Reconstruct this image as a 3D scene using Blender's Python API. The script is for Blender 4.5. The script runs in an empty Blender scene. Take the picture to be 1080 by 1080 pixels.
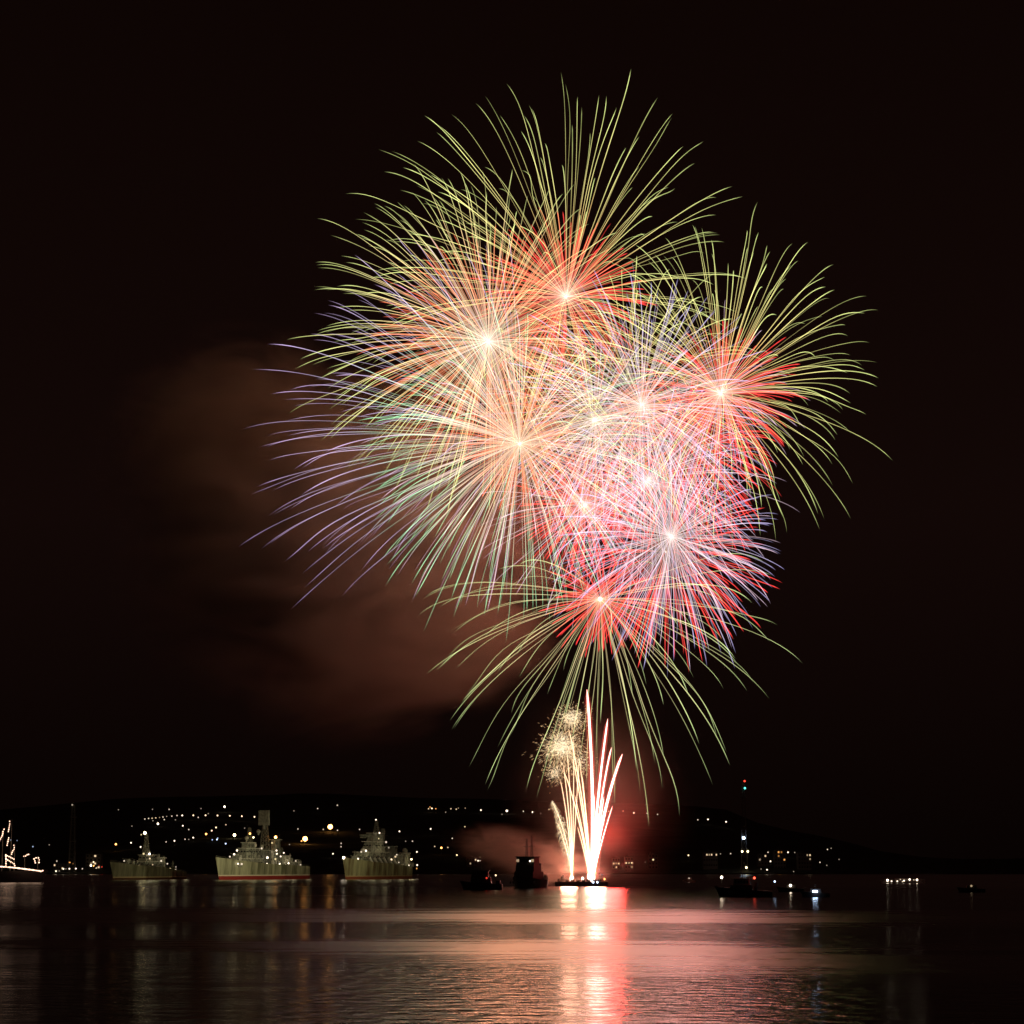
import bpy, bmesh, math, random
import numpy as np
from mathutils import Vector, Matrix

sc = bpy.context.scene
# ------------------------------------------------------------------ camera
FPX, H0 = 2400.0, 10.0                       # focal length in 1080-px units, camera height over the water
PITCH = math.atan((912.0 - 540.0) / FPX)
cam_d = bpy.data.cameras.new('camera')
cam_d.sensor_width = 36.0
cam_d.lens = FPX / 1080.0 * 36.0
cam_d.clip_start, cam_d.clip_end = 0.5, 40000.0
cam = bpy.data.objects.new('camera', cam_d)
sc.collection.objects.link(cam)
cam.location = (0, 0, H0)
cam.rotation_euler = (math.pi / 2 + PITCH, 0, 0)
sc.camera = cam

# ------------------------------------------------------------------ night sky (city glow, no sun)
world = bpy.data.worlds.new('World')
sc.world = world
world.use_nodes = True
wn = world.node_tree.nodes
wl = world.node_tree.links
wn.clear()
wout = wn.new('ShaderNodeOutputWorld')
wbg = wn.new('ShaderNodeBackground')
wbg.inputs['Strength'].default_value = 1.0
wtc = wn.new('ShaderNodeTexCoord')
wsep = wn.new('ShaderNodeSeparateXYZ')
wramp = wn.new('ShaderNodeValToRGB')
wcr = wramp.color_ramp
wcr.elements[0].position = 0.0
wcr.elements[0].color = (0.0019, 0.0008, 0.0006, 1)
wcr.elements[1].position = 0.42
wcr.elements[1].color = (0.0034, 0.0012, 0.0008, 1)
we = wcr.elements.new(0.15)
we.color = (0.0056, 0.0022, 0.0017, 1)
wl.new(wtc.outputs['Generated'], wsep.inputs[0])
wl.new(wsep.outputs['Z'], wramp.inputs[0])
wl.new(wramp.outputs[0], wbg.inputs['Color'])
wl.new(wbg.outputs[0], wout.inputs[0])

# ------------------------------------------------------------------ exposure and sampling
sc.view_settings.view_transform = 'Standard'
sc.view_settings.look = 'None'
sc.view_settings.exposure = 0.0
sc.view_settings.gamma = 1.0
cy = sc.cycles
cy.max_bounces = 6
cy.glossy_bounces = 3
cy.diffuse_bounces = 1
cy.transmission_bounces = 2
cy.volume_bounces = 0
cy.transparent_max_bounces = 128
cy.volume_step_rate = 1.0
cy.volume_max_steps = 96
cy.use_denoising = True
cy.sample_clamp_direct = 0
cy.sample_clamp_indirect = 6
cy.pixel_filter_type = 'BLACKMAN_HARRIS'
cy.filter_width = 1.5
cy.caustics_reflective = False
cy.caustics_refractive = False

rnd = random.Random(7)
nrs = np.random.RandomState(11)
COL = sc.collection

# ------------------------------------------------------------------ picture point -> place
cp, sp = math.cos(PITCH), math.sin(PITCH)

def ray(px, py):
    u, v = (px - 540.0) / FPX, -(py - 540.0) / FPX
    return Vector((u, cp - v * sp, sp + v * cp))

def at(px, py, Y):
    d = ray(px, py)
    return Vector((0, 0, H0)) + d * (Y / d.y)

def wat(px, py):
    d = ray(px, py)
    return Vector((0, 0, H0)) + d * (-H0 / d.z)

# ------------------------------------------------------------------ tagging
def tag(o, label=None, cat=None, group=None, kind=None):
    if label: o['label'] = label
    if cat: o['category'] = cat
    if group: o['group'] = group
    if kind: o['kind'] = kind
    return o

def empty(name, loc, rz=0.0):
    o = bpy.data.objects.new(name, None)
    COL.objects.link(o)
    o.location = loc
    o.rotation_euler = (0, 0, rz)
    o.empty_display_size = 1.0
    return o

def link_mesh(name, me, mats, parent=None):
    o = bpy.data.objects.new(name, me)
    COL.objects.link(o)
    for m in (mats if isinstance(mats, (list, tuple)) else [mats]):
        me.materials.append(m)
    if parent is not None:
        o.parent = parent
    return o

# ------------------------------------------------------------------ materials
def newmat(name):
    m = bpy.data.materials.new(name)
    m.use_nodes = True
    nt = m.node_tree
    nt.nodes.clear()
    out = nt.nodes.new('ShaderNodeOutputMaterial')
    return m, nt, out

def ramp(nt, stops, interp='LINEAR'):
    r = nt.nodes.new('ShaderNodeValToRGB')
    cr = r.color_ramp
    cr.interpolation = interp
    while len(cr.elements) > 1:
        cr.elements.remove(cr.elements[-1])
    cr.elements[0].position = stops[0][0]
    cr.elements[0].color = tuple(stops[0][1]) + (1,)
    for p, c in stops[1:]:
        e = cr.elements.new(p)
        e.color = tuple(c) + (1,)
    return r

def math_node(nt, op, a, b=None, c=None, clamp=False):
    n = nt.nodes.new('ShaderNodeMath')
    n.operation = op
    n.use_clamp = clamp
    for i, v in enumerate((a, b, c)):
        if v is None: continue
        if isinstance(v, (int, float)): n.inputs[i].default_value = v
        else: nt.links.new(v, n.inputs[i])
    return n.outputs[0]

def paint(name, col, rough=0.55, metal=0.0, vary=0.25, scale=1.5, stretch=(1, 1, 1)):
    m, nt, out = newmat(name)
    b = nt.nodes.new('ShaderNodeBsdfPrincipled')
    tc = nt.nodes.new('ShaderNodeTexCoord')
    mp = nt.nodes.new('ShaderNodeMapping')
    mp.inputs['Scale'].default_value = stretch
    nz = nt.nodes.new('ShaderNodeTexNoise')
    nz.inputs['Scale'].default_value = scale
    nz.inputs['Detail'].default_value = 6
    nt.links.new(tc.outputs['Object'], mp.inputs[0])
    nt.links.new(mp.outputs[0], nz.inputs['Vector'])
    lo = tuple(c * (1 - vary) for c in col)
    hi = tuple(min(1, c * (1 + vary)) for c in col)
    r = ramp(nt, [(0.35, lo), (0.65, hi)])
    nt.links.new(nz.outputs[0], r.inputs[0])
    nt.links.new(r.outputs[0], b.inputs['Base Color'])
    b.inputs['Roughness'].default_value = rough
    b.inputs['Metallic'].default_value = metal
    nt.links.new(b.outputs[0], out.inputs[0])
    return m

def glow(name, col, strength, sample=True):
    m, nt, out = newmat(name)
    e = nt.nodes.new('ShaderNodeEmission')
    e.inputs[0].default_value = tuple(col) + (1,)
    e.inputs[1].default_value = strength
    nt.links.new(e.outputs[0], out.inputs[0])
    m.cycles.emission_sampling = 'AUTO' if sample else 'NONE'
    return m

def spark_mat(name, stops, strength, envelope=False):
    """burning star: gas that gives off light and lets what lies behind shine through"""
    m, nt, out = newmat(name)
    at_a = nt.nodes.new('ShaderNodeAttribute'); at_a.attribute_name = 'along'
    at_p = nt.nodes.new('ShaderNodeAttribute'); at_p.attribute_name = 'power'
    r = ramp(nt, stops)
    nt.links.new(at_a.outputs['Fac'], r.inputs[0])
    e = nt.nodes.new('ShaderNodeEmission')
    nt.links.new(r.outputs[0], e.inputs[0])
    st = math_node(nt, 'MULTIPLY', at_p.outputs['Fac'], strength)
    if envelope:                                 # round gas column: thick in the middle, thin at the rim
        lw = nt.nodes.new('ShaderNodeLayerWeight')
        lw.inputs['Blend'].default_value = 0.5
        f = math_node(nt, 'SUBTRACT', 1.0, lw.outputs['Facing'])
        f = math_node(nt, 'POWER', f, 2.2)
        st = math_node(nt, 'MULTIPLY', st, f)
    nt.links.new(st, e.inputs[1])
    t = nt.nodes.new('ShaderNodeBsdfTransparent')
    td = nt.nodes.new('ShaderNodeBsdfTransparent')
    td.inputs[0].default_value = (1, 1, 1, 1) if envelope else (.66, .66, .66, 1)
    add = nt.nodes.new('ShaderNodeAddShader')
    nt.links.new(td.outputs[0], add.inputs[0])
    nt.links.new(e.outputs[0], add.inputs[1])
    g = nt.nodes.new('ShaderNodeNewGeometry')
    mix = nt.nodes.new('ShaderNodeMixShader')
    nt.links.new(g.outputs['Backfacing'], mix.inputs[0])
    nt.links.new(add.outputs[0], mix.inputs[1])
    nt.links.new(t.outputs[0], mix.inputs[2])
    nt.links.new(mix.outputs[0], out.inputs[0])
    m.cycles.emission_sampling = 'NONE'
    return m

M = {}
M['dark_hull'] = paint('dark hull paint', (0.045, 0.04, 0.04), 0.5)
M['dark_house'] = paint('dark cabin paint', (0.07, 0.06, 0.055), 0.55)
M['grey'] = paint('warship grey paint', (0.33, 0.34, 0.29), 0.55, vary=0.35, scale=0.6)
M['grey_dk'] = paint('dark deck grey', (0.13, 0.135, 0.12), 0.6, vary=0.35)
M['white'] = paint('white radome paint', (0.75, 0.74, 0.68), 0.5, vary=0.08)
M['steel'] = paint('mast steel', (0.26, 0.26, 0.22), 0.5, metal=0.2)
M['rubber'] = paint('tyre rubber', (0.02, 0.02, 0.02), 0.8)
M['glass'] = paint('dark cabin glass', (0.02, 0.025, 0.03), 0.08, vary=0.1)
M['concrete'] = paint('concrete wall', (0.22, 0.2, 0.18), 0.85)
M['roof'] = paint('roof felt', (0.08, 0.07, 0.065), 0.9)
M['pole'] = paint('lamp post steel', (0.12, 0.12, 0.12), 0.6)
L_WARM = (1.0, 0.72, 0.42); L_WHITE = (1.0, 0.82, 0.60); L_ORANGE = (1.0, 0.42, 0.10)
L_BLUE = (0.55, 0.72, 1.0); L_RED = (1.0, 0.06, 0.03); L_TEAL = (0.12, 0.95, 0.75); L_YEL = (1.0, 0.8, 0.4)
CLR = {'w': L_WHITE, 'a': L_WARM, 'o': L_ORANGE, 'b': L_BLUE, 'r': L_RED, 't': L_TEAL, 'y': L_YEL}
CNAME = {'w': 'white', 'a': 'warm', 'o': 'orange', 'b': 'bluish', 'r': 'red', 't': 'green', 'y': 'yellow'}
GL = {}
def lampmat(c, k):
    key = (c, k)
    if key not in GL:
        GL[key] = glow('lamp glow %s %s' % (CNAME[c], {0: 'faint', 1: 'soft', 2: 'clear', 3: 'bright', 4: 'dazzling'}[k]),
                       CLR[c], [0.4, 1.0, 2.6, 6.0, 14.0][k])
    return GL[key]

def hull_mat(name, base, wline, boot, streak, z_boot, z_line, rusty=0.2):
    m, nt, out = newmat(name)
    b = nt.nodes.new('ShaderNodeBsdfPrincipled')
    tc = nt.nodes.new('ShaderNodeTexCoord')
    mp = nt.nodes.new('ShaderNodeMapping')
    mp.inputs['Scale'].default_value = (0.32, 0.32, 0.035)
    nz = nt.nodes.new('ShaderNodeTexNoise'); nz.inputs['Scale'].default_value = 1.0; nz.inputs['Detail'].default_value = 5
    nt.links.new(tc.outputs['Object'], mp.inputs[0]); nt.links.new(mp.outputs[0], nz.inputs['Vector'])
    r = ramp(nt, [(0.36, streak), (0.5, base), (0.66, tuple(min(1, c * 1.5) for c in base))])
    nt.links.new(nz.outputs[0], r.inputs[0])
    sep = nt.nodes.new('ShaderNodeSeparateXYZ')
    nt.links.new(tc.outputs['Object'], sep.inputs[0])
    zr = ramp(nt, [(0.0, boot), (z_boot / 10, wline), (z_line / 10, (0, 0, 0))], 'CONSTANT')
    zf = ramp(nt, [(0.0, (1, 1, 1)), (z_line / 10, (0, 0, 0))], 'CONSTANT')
    zz = math_node(nt, 'MULTIPLY', sep.outputs['Z'], 0.1)
    nt.links.new(zz, zr.inputs[0]); nt.links.new(zz, zf.inputs[0])
    mx = nt.nodes.new('ShaderNodeMixRGB')
    nt.links.new(zf.outputs[0], mx.inputs[0]); nt.links.new(r.outputs[0], mx.inputs[1]); nt.links.new(zr.outputs[0], mx.inputs[2])
    nt.links.new(mx.outputs[0], b.inputs['Base Color'])
    b.inputs['Roughness'].default_value = 0.5
    nt.links.new(b.outputs[0], out.inputs[0])
    return m

# ------------------------------------------------------------------ mesh builder
class MB:
    def __init__(s): s.v = []; s.f = []
    def add(s, vs, fs):
        k = len(s.v)
        s.v += [tuple(p) for p in vs]
        s.f += [tuple(i + k for i in f) for f in fs]
        return s
    def box(s, x0, x1, y0, y1, z0, z1, tx=1.0, ty=1.0):
        """a block whose top may be drawn in by tx, ty"""
        cx, cy_ = (x0 + x1) / 2, (y0 + y1) / 2
        hx, hy = (x1 - x0) / 2, (y1 - y0) / 2
        vs = [(cx - hx, cy_ - hy, z0), (cx + hx, cy_ - hy, z0), (cx + hx, cy_ + hy, z0), (cx - hx, cy_ + hy, z0),
              (cx - hx * tx, cy_ - hy * ty, z1), (cx + hx * tx, cy_ - hy * ty, z1), (cx + hx * tx, cy_ + hy * ty, z1), (cx - hx * tx, cy_ + hy * ty, z1)]
        return s.add(vs, [(3, 2, 1, 0), (4, 5, 6, 7), (0, 1, 5, 4), (1, 2, 6, 5), (2, 3, 7, 6), (3, 0, 4, 7)])
    def tube(s, a, b, r0, r1=None, n=6):
        a, b = Vector(a), Vector(b)
        if r1 is None: r1 = r0
        d = (b - a).normalized()
        u = d.orthogonal().normalized(); w = d.cross(u)
        vs = []
        for p, r in ((a, r0), (b, r1)):
            for i in range(n):
                t = 2 * math.pi * i / n
                vs.append(p + (u * math.cos(t) + w * math.sin(t)) * r)
        fs = [(i, (i + 1) % n, n + (i + 1) % n, n + i) for i in range(n)]
        fs += [tuple(range(n - 1, -1, -1)), tuple(range(n, 2 * n))]
        return s.add(vs, fs)
    def ball(s, c, r, seg=8, rings=5, sz=1.0):
        c = Vector(c); vs = [c + Vector((0, 0, -r * sz))]
        for j in range(1, rings):
            ph = -math.pi / 2 + math.pi * j / rings
            for i in range(seg):
                th = 2 * math.pi * i / seg
                vs.append(c + Vector((r * math.cos(ph) * math.cos(th), r * math.cos(ph) * math.sin(th), r * sz * math.sin(ph))))
        vs.append(c + Vector((0, 0, r * sz)))
        fs = []
        for i in range(seg): fs.append((0, 1 + (i + 1) % seg, 1 + i))
        for j in range(rings - 2):
            for i in range(seg):
                a = 1 + j * seg + i; b = 1 + j * seg + (i + 1) % seg
                fs.append((a, b, b + seg, a + seg))
        k = len(vs) - 1; base = 1 + (rings - 2) * seg
        for i in range(seg): fs.append((base + i, base + (i + 1) % seg, k))
        return s.add(vs, fs)
    def build(s, name, mats, parent=None):
        me = bpy.data.meshes.new(name)
        me.from_pydata(s.v, [], s.f)
        me.update()
        return link_mesh(name, me, mats, parent)

def lattice(mb, x, y, z0, z1, w0, w1, r=0.12, n=8):
    c = [(-1, -1), (1, -1), (1, 1), (-1, 1)]
    for k in range(n):
        a, b = k / n, (k + 1) / n
        wa, wb = w0 + (w1 - w0) * a, w0 + (w1 - w0) * b
        za, zb = z0 + (z1 - z0) * a, z0 + (z1 - z0) * b
        for i in range(4):
            p, q = c[i], c[(i + 1) % 4]
            mb.tube((x + p[0] * wa, y + p[1] * wa, za), (x + p[0] * wb, y + p[1] * wb, zb), r, n=4)
            mb.tube((x + p[0] * wa, y + p[1] * wa, za), (x + q[0] * wb, y + q[1] * wb, zb), r * 0.7, n=4)
            mb.tube((x + p[0] * wb, y + p[1] * wb, zb), (x + q[0] * wb, y + q[1] * wb, zb), r * 0.7, n=4)

def hull_mb(L, B, zb, zm, zs, rake=5.0, n=22, stern=0.72, draft=-1.2):
    """x runs from stern (-L/2) to bow (+L/2); the deck is closed"""
    mb = MB(); rows = []
    for i in range(n + 1):
        t = i / n
        f = 1.0 if t < 0.5 else max(0.015, 1 - ((t - 0.5) / 0.5) ** 2.3)
        if t < 0.18: f = stern + (1 - stern) * (t / 0.18) ** 0.6
        fw = f * (1.0 if t < 0.5 else 1 - 0.35 * ((t - 0.5) / 0.5))
        zd = zs + (zm - zs) * min(1, t / 0.4) if t < 0.4 else zm + (zb - zm) * ((t - 0.4) / 0.6) ** 1.8
        xr = rake * max(0.0, (t - 0.7) / 0.3) ** 2
        x = -L / 2 + L * t
        row = []
        for z, k, w in ((draft, -0.25, 0.80), (0.0, 0.0, 0.93), (zd * 0.5, 0.45, 0.97), (zd, 1.0, 1.0)):
            hw = B / 2 * (fw * (1 - k) + f * k if k > 0 else fw) * w
            row.append((x - rake * 0.6 + xr * k if t > 0.7 else x - rake * 0.6 * max(0, t), hw, z))
        rows.append(row)
    vs = []
    for row in rows:
        for p in row: vs.append((p[0], p[1], p[2]))
        for p in row: vs.append((p[0], -p[1], p[2]))
    fs = []
    for i in range(n):
        a, b = i * 8, (i + 1) * 8
        for k in range(3):
            fs.append((a + k, a + k + 1, b + k + 1, b + k))
            fs.append((a + 4 + k, b + 4 + k, b + 5 + k, a + 5 + k))
        fs.append((a + 3, a + 7, b + 7, b + 3))
        fs.append((a, b, b + 4, a + 4))
    fs.append((0, 4, 5, 1)); fs.append((1, 5, 6, 2)); fs.append((2, 6, 7, 3))
    e = n * 8
    fs.append((e, e + 1, e + 5, e + 4)); fs.append((e + 1, e + 2, e + 6, e + 5)); fs.append((e + 2, e + 3, e + 7, e + 6))
    mb.add(vs, fs)
    return mb

def deck_z(t, zb, zm, zs):
    return zs + (zm - zs) * min(1, t / 0.4) if t < 0.4 else zm + (zb - zm) * ((t - 0.4) / 0.6) ** 1.8

# ------------------------------------------------------------------ water
def build_water():
    mb = MB()
    mb.add([(-7000, -150, 0), (7000, -150, 0), (7000, 2440, 0), (-7000, 2440, 0)], [(0, 1, 2, 3)])
    m, nt, out = newmat('night sea water')
    tc = nt.nodes.new('ShaderNodeTexCoord')
    sep = nt.nodes.new('ShaderNodeSeparateXYZ')
    nt.links.new(tc.outputs['Object'], sep.inputs[0])
    # wind lanes: ruffled and smooth strips lying across the bay
    mpn = nt.nodes.new('ShaderNodeMapping'); mpn.inputs['Scale'].default_value = (0.005, 0.011, 1)
    nz0 = nt.nodes.new('ShaderNodeTexNoise'); nz0.inputs['Scale'].default_value = 1.0; nz0.inputs['Detail'].default_value = 7
    nz0.inputs['Roughness'].default_value = 0.62
    nt.links.new(tc.outputs['Object'], mpn.inputs[0]); nt.links.new(mpn.outputs[0], nz0.inputs['Vector'])
    wob = math_node(nt, 'MULTIPLY', math_node(nt, 'SUBTRACT', nz0.outputs[0], 0.5), 230.0)
    yy = math_node(nt, 'ADD', sep.outputs['Y'], wob)
    nearf = math_node(nt, 'DIVIDE', math_node(nt, 'SUBTRACT', 330.0, sep.outputs['Y']), 110.0, clamp=True)
    sl = math_node(nt, 'ADD', WSLANT, math_node(nt, 'MULTIPLY', nearf, 0.9))
    yy = math_node(nt, 'ADD', yy, math_node(nt, 'MULTIPLY', sep.outputs['X'], sl))
    yy = math_node(nt, 'DIVIDE', yy, 1200.0)
    R = lambda v: (v, v, v)
    lane = ramp(nt, [(p / 1200.0, R(v)) for p, v in WLANES])
    nt.links.new(yy, lane.inputs[0])
    mpw = nt.nodes.new('ShaderNodeMapping'); mpw.inputs['Scale'].default_value = (0.03, 0.16, 1)
    nzw = nt.nodes.new('ShaderNodeTexNoise'); nzw.inputs['Scale'].default_value = 1.0; nzw.inputs['Detail'].default_value = 5
    nt.links.new(tc.outputs['Object'], mpw.inputs[0]); nt.links.new(mpw.outputs[0], nzw.inputs['Vector'])
    puff = math_node(nt, 'MULTIPLY', math_node(nt, 'SUBTRACT', nzw.outputs[0], 0.5), 1.5)
    wlane = math_node(nt, 'ADD', math_node(nt, 'MULTIPLY', lane.outputs[0], 0.85), puff, clamp=True)
    b = nt.nodes.new('ShaderNodeBsdfAnisotropic')
    b.distribution = 'BECKMANN'
    b.inputs['Color'].default_value = (1, 1, 1, 1)
    df = nt.nodes.new('ShaderNodeBsdfDiffuse'); df.inputs[0].default_value = (0.004, 0.006, 0.007, 1)
    fr = nt.nodes.new('ShaderNodeFresnel'); fr.inputs[0].default_value = 1.333
    mxs = nt.nodes.new('ShaderNodeMixShader')
    rr = nt.nodes.new('ShaderNodeMapRange')
    rr.inputs['To Min'].default_value = WR0; rr.inputs['To Max'].default_value = WR1
    nt.links.new(wlane, rr.inputs[0])
    nt.links.new(rr.outputs[0], b.inputs['Roughness'])
    # ripples
    mp = nt.nodes.new('ShaderNodeMapping'); mp.inputs['Scale'].default_value = (0.34, 0.46, 1)
    nz = nt.nodes.new('ShaderNodeTexNoise'); nz.inputs['Scale'].default_value = 1.0; nz.inputs['Detail'].default_value = 4
    nt.links.new(tc.outputs['Object'], mp.inputs[0]); nt.links.new(mp.outputs[0], nz.inputs['Vector'])
    bp = nt.nodes.new('ShaderNodeBump'); bp.inputs['Distance'].default_value = WBUMP
    st = nt.nodes.new('ShaderNodeMapRange')
    st.inputs['To Min'].default_value = 1.0; st.inputs['To Max'].default_value = 0.35
    nt.links.new(wlane, st.inputs[0])
    nt.links.new(st.outputs[0], bp.inputs['Strength'])
    nt.links.new(nz.outputs[0], bp.inputs['Height'])
    nt.links.new(bp.outputs[0], b.inputs['Normal'])
    nt.links.new(fr.outputs[0], mxs.inputs[0]); nt.links.new(df.outputs[0], mxs.inputs[1]); nt.links.new(b.outputs[0], mxs.inputs[2])
    nt.links.new(mxs.outputs[0], out.inputs[0])
    tag(mb.build('water', m), 'dark bay water with glossy lanes that mirror the fireworks in red and salmon', 'water', kind='structure')

WSLANT = 0.10
WR0, WR1 = 0.15, 0.35
WBUMP = 0.36
WLANES = [(150, .15), (175, .1), (215, .1), (258, .95), (292, .95), (334, .08), (352, .08), (412, .95), (455, 1), (575, .1),
          (600, .3), (622, .3), (635, .1), (700, .1), (712, .45), (735, .45), (760, .2), (1000, .4), (1150, .9)]
build_water()

# ------------------------------------------------------------------ hills beyond the bay
RX = [-400, 0, 100, 240, 340, 480, 650, 760, 810, 880, 930, 1080, 1500]
RY = [880, 858, 846, 842, 842, 845, 849, 856, 876, 888, 902, 914, 914]
def ridge_tan(X, Y):
    px = 540 + X / Y * FPX
    y = float(np.interp(px, RX, RY))
    return max(0.002, (912.0 - y) / FPX)
Y_SH, Y_RG = 2440.0, 4200.0
def hill_z(X, Y):
    t = max(0.0, min(1.0, (Y - Y_SH) / (Y_RG - Y_SH)))
    z = ridge_tan(X, Y) * Y * t ** 0.8 + 1.2 + 12 * t
    if Y > Y_RG: z -= (Y - Y_RG) * 0.03
    return z
def build_hills():
    xs = np.linspace(-2600, 2600, 131); ys = np.concatenate([np.linspace(Y_SH, Y_RG, 46), np.linspace(Y_RG + 80, 5600, 8)])
    vs, fs = [], []
    for y in ys:
        for x in xs:
            j = 0 if y <= Y_SH else (math.sin(x * .011 + y * .004) + math.sin(x * .027 - y * .013) * .6 + nrs.uniform(-.5, .5)) * 1.8
            vs.append((x * y / 3000.0, y, hill_z(x * y / 3000.0, y) + j))
    n = len(xs)
    for j in range(len(ys) - 1):
        for i in range(n - 1):
            a = j * n + i
            fs.append((a, a + 1, a + n + 1, a + n))
    k = len(vs)
    for i, x in enumerate(xs): vs.append((x * Y_SH / 3000.0, Y_SH - 1.0, -2.0))
    for i in range(n - 1): fs.append((k + i, k + i + 1, i + 1, i))
    me = bpy.data.meshes.new('hills'); me.from_pydata(vs, [], fs); me.update()
    m = paint('dry hillside', (0.035, 0.04, 0.025), 0.95, vary=0.5, scale=0.02)
    tag(link_mesh('hills', me, m), 'dark hills behind the harbour dotted with lamps', 'hills', kind='structure')
build_hills()

def lamp_spot(px, py):
    """the place on the hillside seen at that picture point"""
    d = ray(px, py)
    Y = Y_SH + 6
    while Y < Y_RG - 10:
        p = Vector((0, 0, H0)) + d * (Y / d.y)
        if hill_z(p.x, Y) + 7.0 >= p.z: return p
        Y += 15
    return Vector((0, 0, H0)) + d * (Y / d.y)

# ------------------------------------------------------------------ street lamps
ORD = ['zero', 'first', 'second', 'third', 'fourth', 'fifth', 'sixth', 'seventh', 'eighth', 'ninth', 'tenth', 'eleventh',
       'twelfth', 'thirteenth', 'fourteenth', 'fifteenth', 'sixteenth', 'seventeenth', 'eighteenth', 'nineteenth', 'twentieth',
       'twenty-first', 'twenty-second', 'twenty-third', 'twenty-fourth', 'twenty-fifth', 'twenty-sixth']
lamp_protos = {}
def street_lamp(px, py, c, k, label, group):
    key = (c, k)
    p = lamp_spot(px, py)
    rad = [0.7, 0.8, 0.95, 1.25, 1.8 if c != 'o' else 3.1][k] * p.y / 3000.0
    if key not in lamp_protos:
        mb = MB(); mb.tube((0, 0, -9), (0, 0, -0.6), 0.14, 0.1, 5)
        nf = len(mb.f)
        mb.ball((0, 0, 0), 1.0, 8, 5)
        o = mb.build('street_lamp', [M['pole'], lampmat(c, k)])
        for i, f in enumerate(o.data.polygons): f.material_index = 0 if i < nf else 1
        lamp_protos[key] = o
    else:
        o = lamp_protos[key].copy(); COL.objects.link(o)
    o.location = p
    o.scale = (rad, rad, rad)
    tag(o, label, 'street lamp', group)

CL = {}
CL['above the smallest warship'] = [(124.9,854,'w',0),(139.1,871.3,'w',0),(122.2,890.4,'o',3),(138.2,888.9,'w',2),(160.8,853.6,'w',0),(178.4,853.6,'w',1),
  (161.3,865.6,'w',0),(166.6,868.8,'w',3),(173.3,864.4,'w',1),(175.2,887.9,'w',1),(184,886.8,'w',2),(185,864.6,'w',0)]
CL['in the long hilltop row on the left'] = [(152.8,863.8,'w',1),(156.7,863.2,'w',1),(160.4,863,'a',1),(164.3,862.6,'a',1),(168.3,862.2,'a',0),(171.9,861.7,'w',1),
  (175.8,861.1,'w',0),(181.2,860.7,'w',1),(186.7,860.1,'w',1),(192.2,860,'w',2),(203.9,859.9,'a',2),(209.1,862.1,'w',1),(216.8,859.9,'a',2),(219.6,858.1,'w',0),
  (229.4,860.1,'a',2),(242.4,860.4,'a',2),(255.1,860.8,'a',2),(268.4,861.5,'a',2)]
CL['on the hillside between two warships'] = [(192.8,870.9,'w',2),(199.1,874.9,'w',1),(195.2,885.1,'w',1),(199.1,885.3,'w',0),(203.8,883.4,'w',2),(217.4,879.6,'o',3),
  (223.3,876.1,'a',2),(227.8,872.7,'a',2),(223.9,885.7,'b',1),(228.8,885.4,'b',2),(229.6,884.0,'b',1),(236.8,850.8,'w',3),(238.2,869.8,'a',1),(238,889.8,'b',2),(212,852.8,'w',0)]
CL['over the radar warship'] = [(247.3,880.7,'y',4),(258,873.4,'w',0),(310,855.2,'w',0),(335,852.7,'w',1),(355.8,849.3,'w',1),(314.2,874.3,'w',1),(305.3,890.7,'w',0),
  (321.8,884.7,'o',4),(318.0,887.0,'o',2),(341,874.8,'a',1),(348.3,872,'o',4),(356,875.7,'w',1),(351.2,900.5,'w',2),(359.8,889.5,'w',1),(359.7,893,'w',1)]
CL['behind the right-hand warship'] = [(379.2,874.8,'w',1),(421.3,876.8,'w',2),(427.8,887.2,'w',0),(435,887.2,'w',1),(439.7,898.5,'w',2),(454.2,874.2,'w',2),
  (458.5,892.7,'a',1),(465.5,894.2,'o',3),(472.3,893.8,'a',1),(477,884.2,'w',1)]
CL['on the ridge above the smoke'] = [(452,853,'a',1),(453.6,851.2,'o',1),(455.5,852.6,'a',2),(459.6,853,'o',1),(470,856.6,'w',0),(475.6,853,'a',1),(481.2,853.4,'a',1),(483.4,852.3,'a',0),
  (490.7,852.3,'a',0),(507.2,854.4,'w',2),(529.4,858.8,'w',0),(534.6,855.2,'w',3),(552,855.6,'w',1),(561.6,856.5,'w',2),(570.3,857.8,'w',0),(579,853.7,'a',1)]
CL['behind the drifting low smoke'] = [(490.3,871.9,'y',1),(481.9,901.8,'y',2),(496,906.8,'w',0),(504.2,907.8,'w',2),(506.2,907.8,'w',1),(506.5,904,'a',0),(514.2,898.1,'a',1),(481.5,924,'y',0),(507.4,899.6,'a',0)]
CL['on the ridge right of the comets'] = [(642.1,855.6,'a',1),(657.2,855.4,'a',1),(668.5,857.4,'w',2),(682.2,857.8,'w',1),(693.5,858.9,'w',1),(736,864.6,'w',1),(746.7,864.2,'w',2),(765.8,866.8,'w',2)]
CL['on the shore right of the barge'] = [(726.1,902.1,'y',2),(684.9,903.9,'o',2),(687.9,903.5,'o',2),(687.6,907,'o',1),(666.7,909.4,'w',1),(680.6,909.4,'w',0),
  (749,900.3,'w',0),(754.6,900.5,'w',0),(759.9,900.5,'w',0),(770.6,900.3,'w',1)]
CL['on the shore around the tall mast'] = [(802.7,916.6,'w',0),(810,898.9,'w',1),(817.1,901,'w',1),(821.4,898.9,'r',0),(824.4,899.4,'r',0),(831.1,898.9,'w',2),(838.2,899.1,'w',0),
  (845.1,904.1,'w',1),(812.6,908.4,'w',2),(809,917.3,'w',2),(837,919.2,'w',0),(853,901,'a',0),(872.7,895.9,'w',1),(876.6,894.7,'w',0),(864.8,909.5,'w',1),(872,912.7,'w',0),(885,906.4,'w',0),(826,903,'a',0)]
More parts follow.
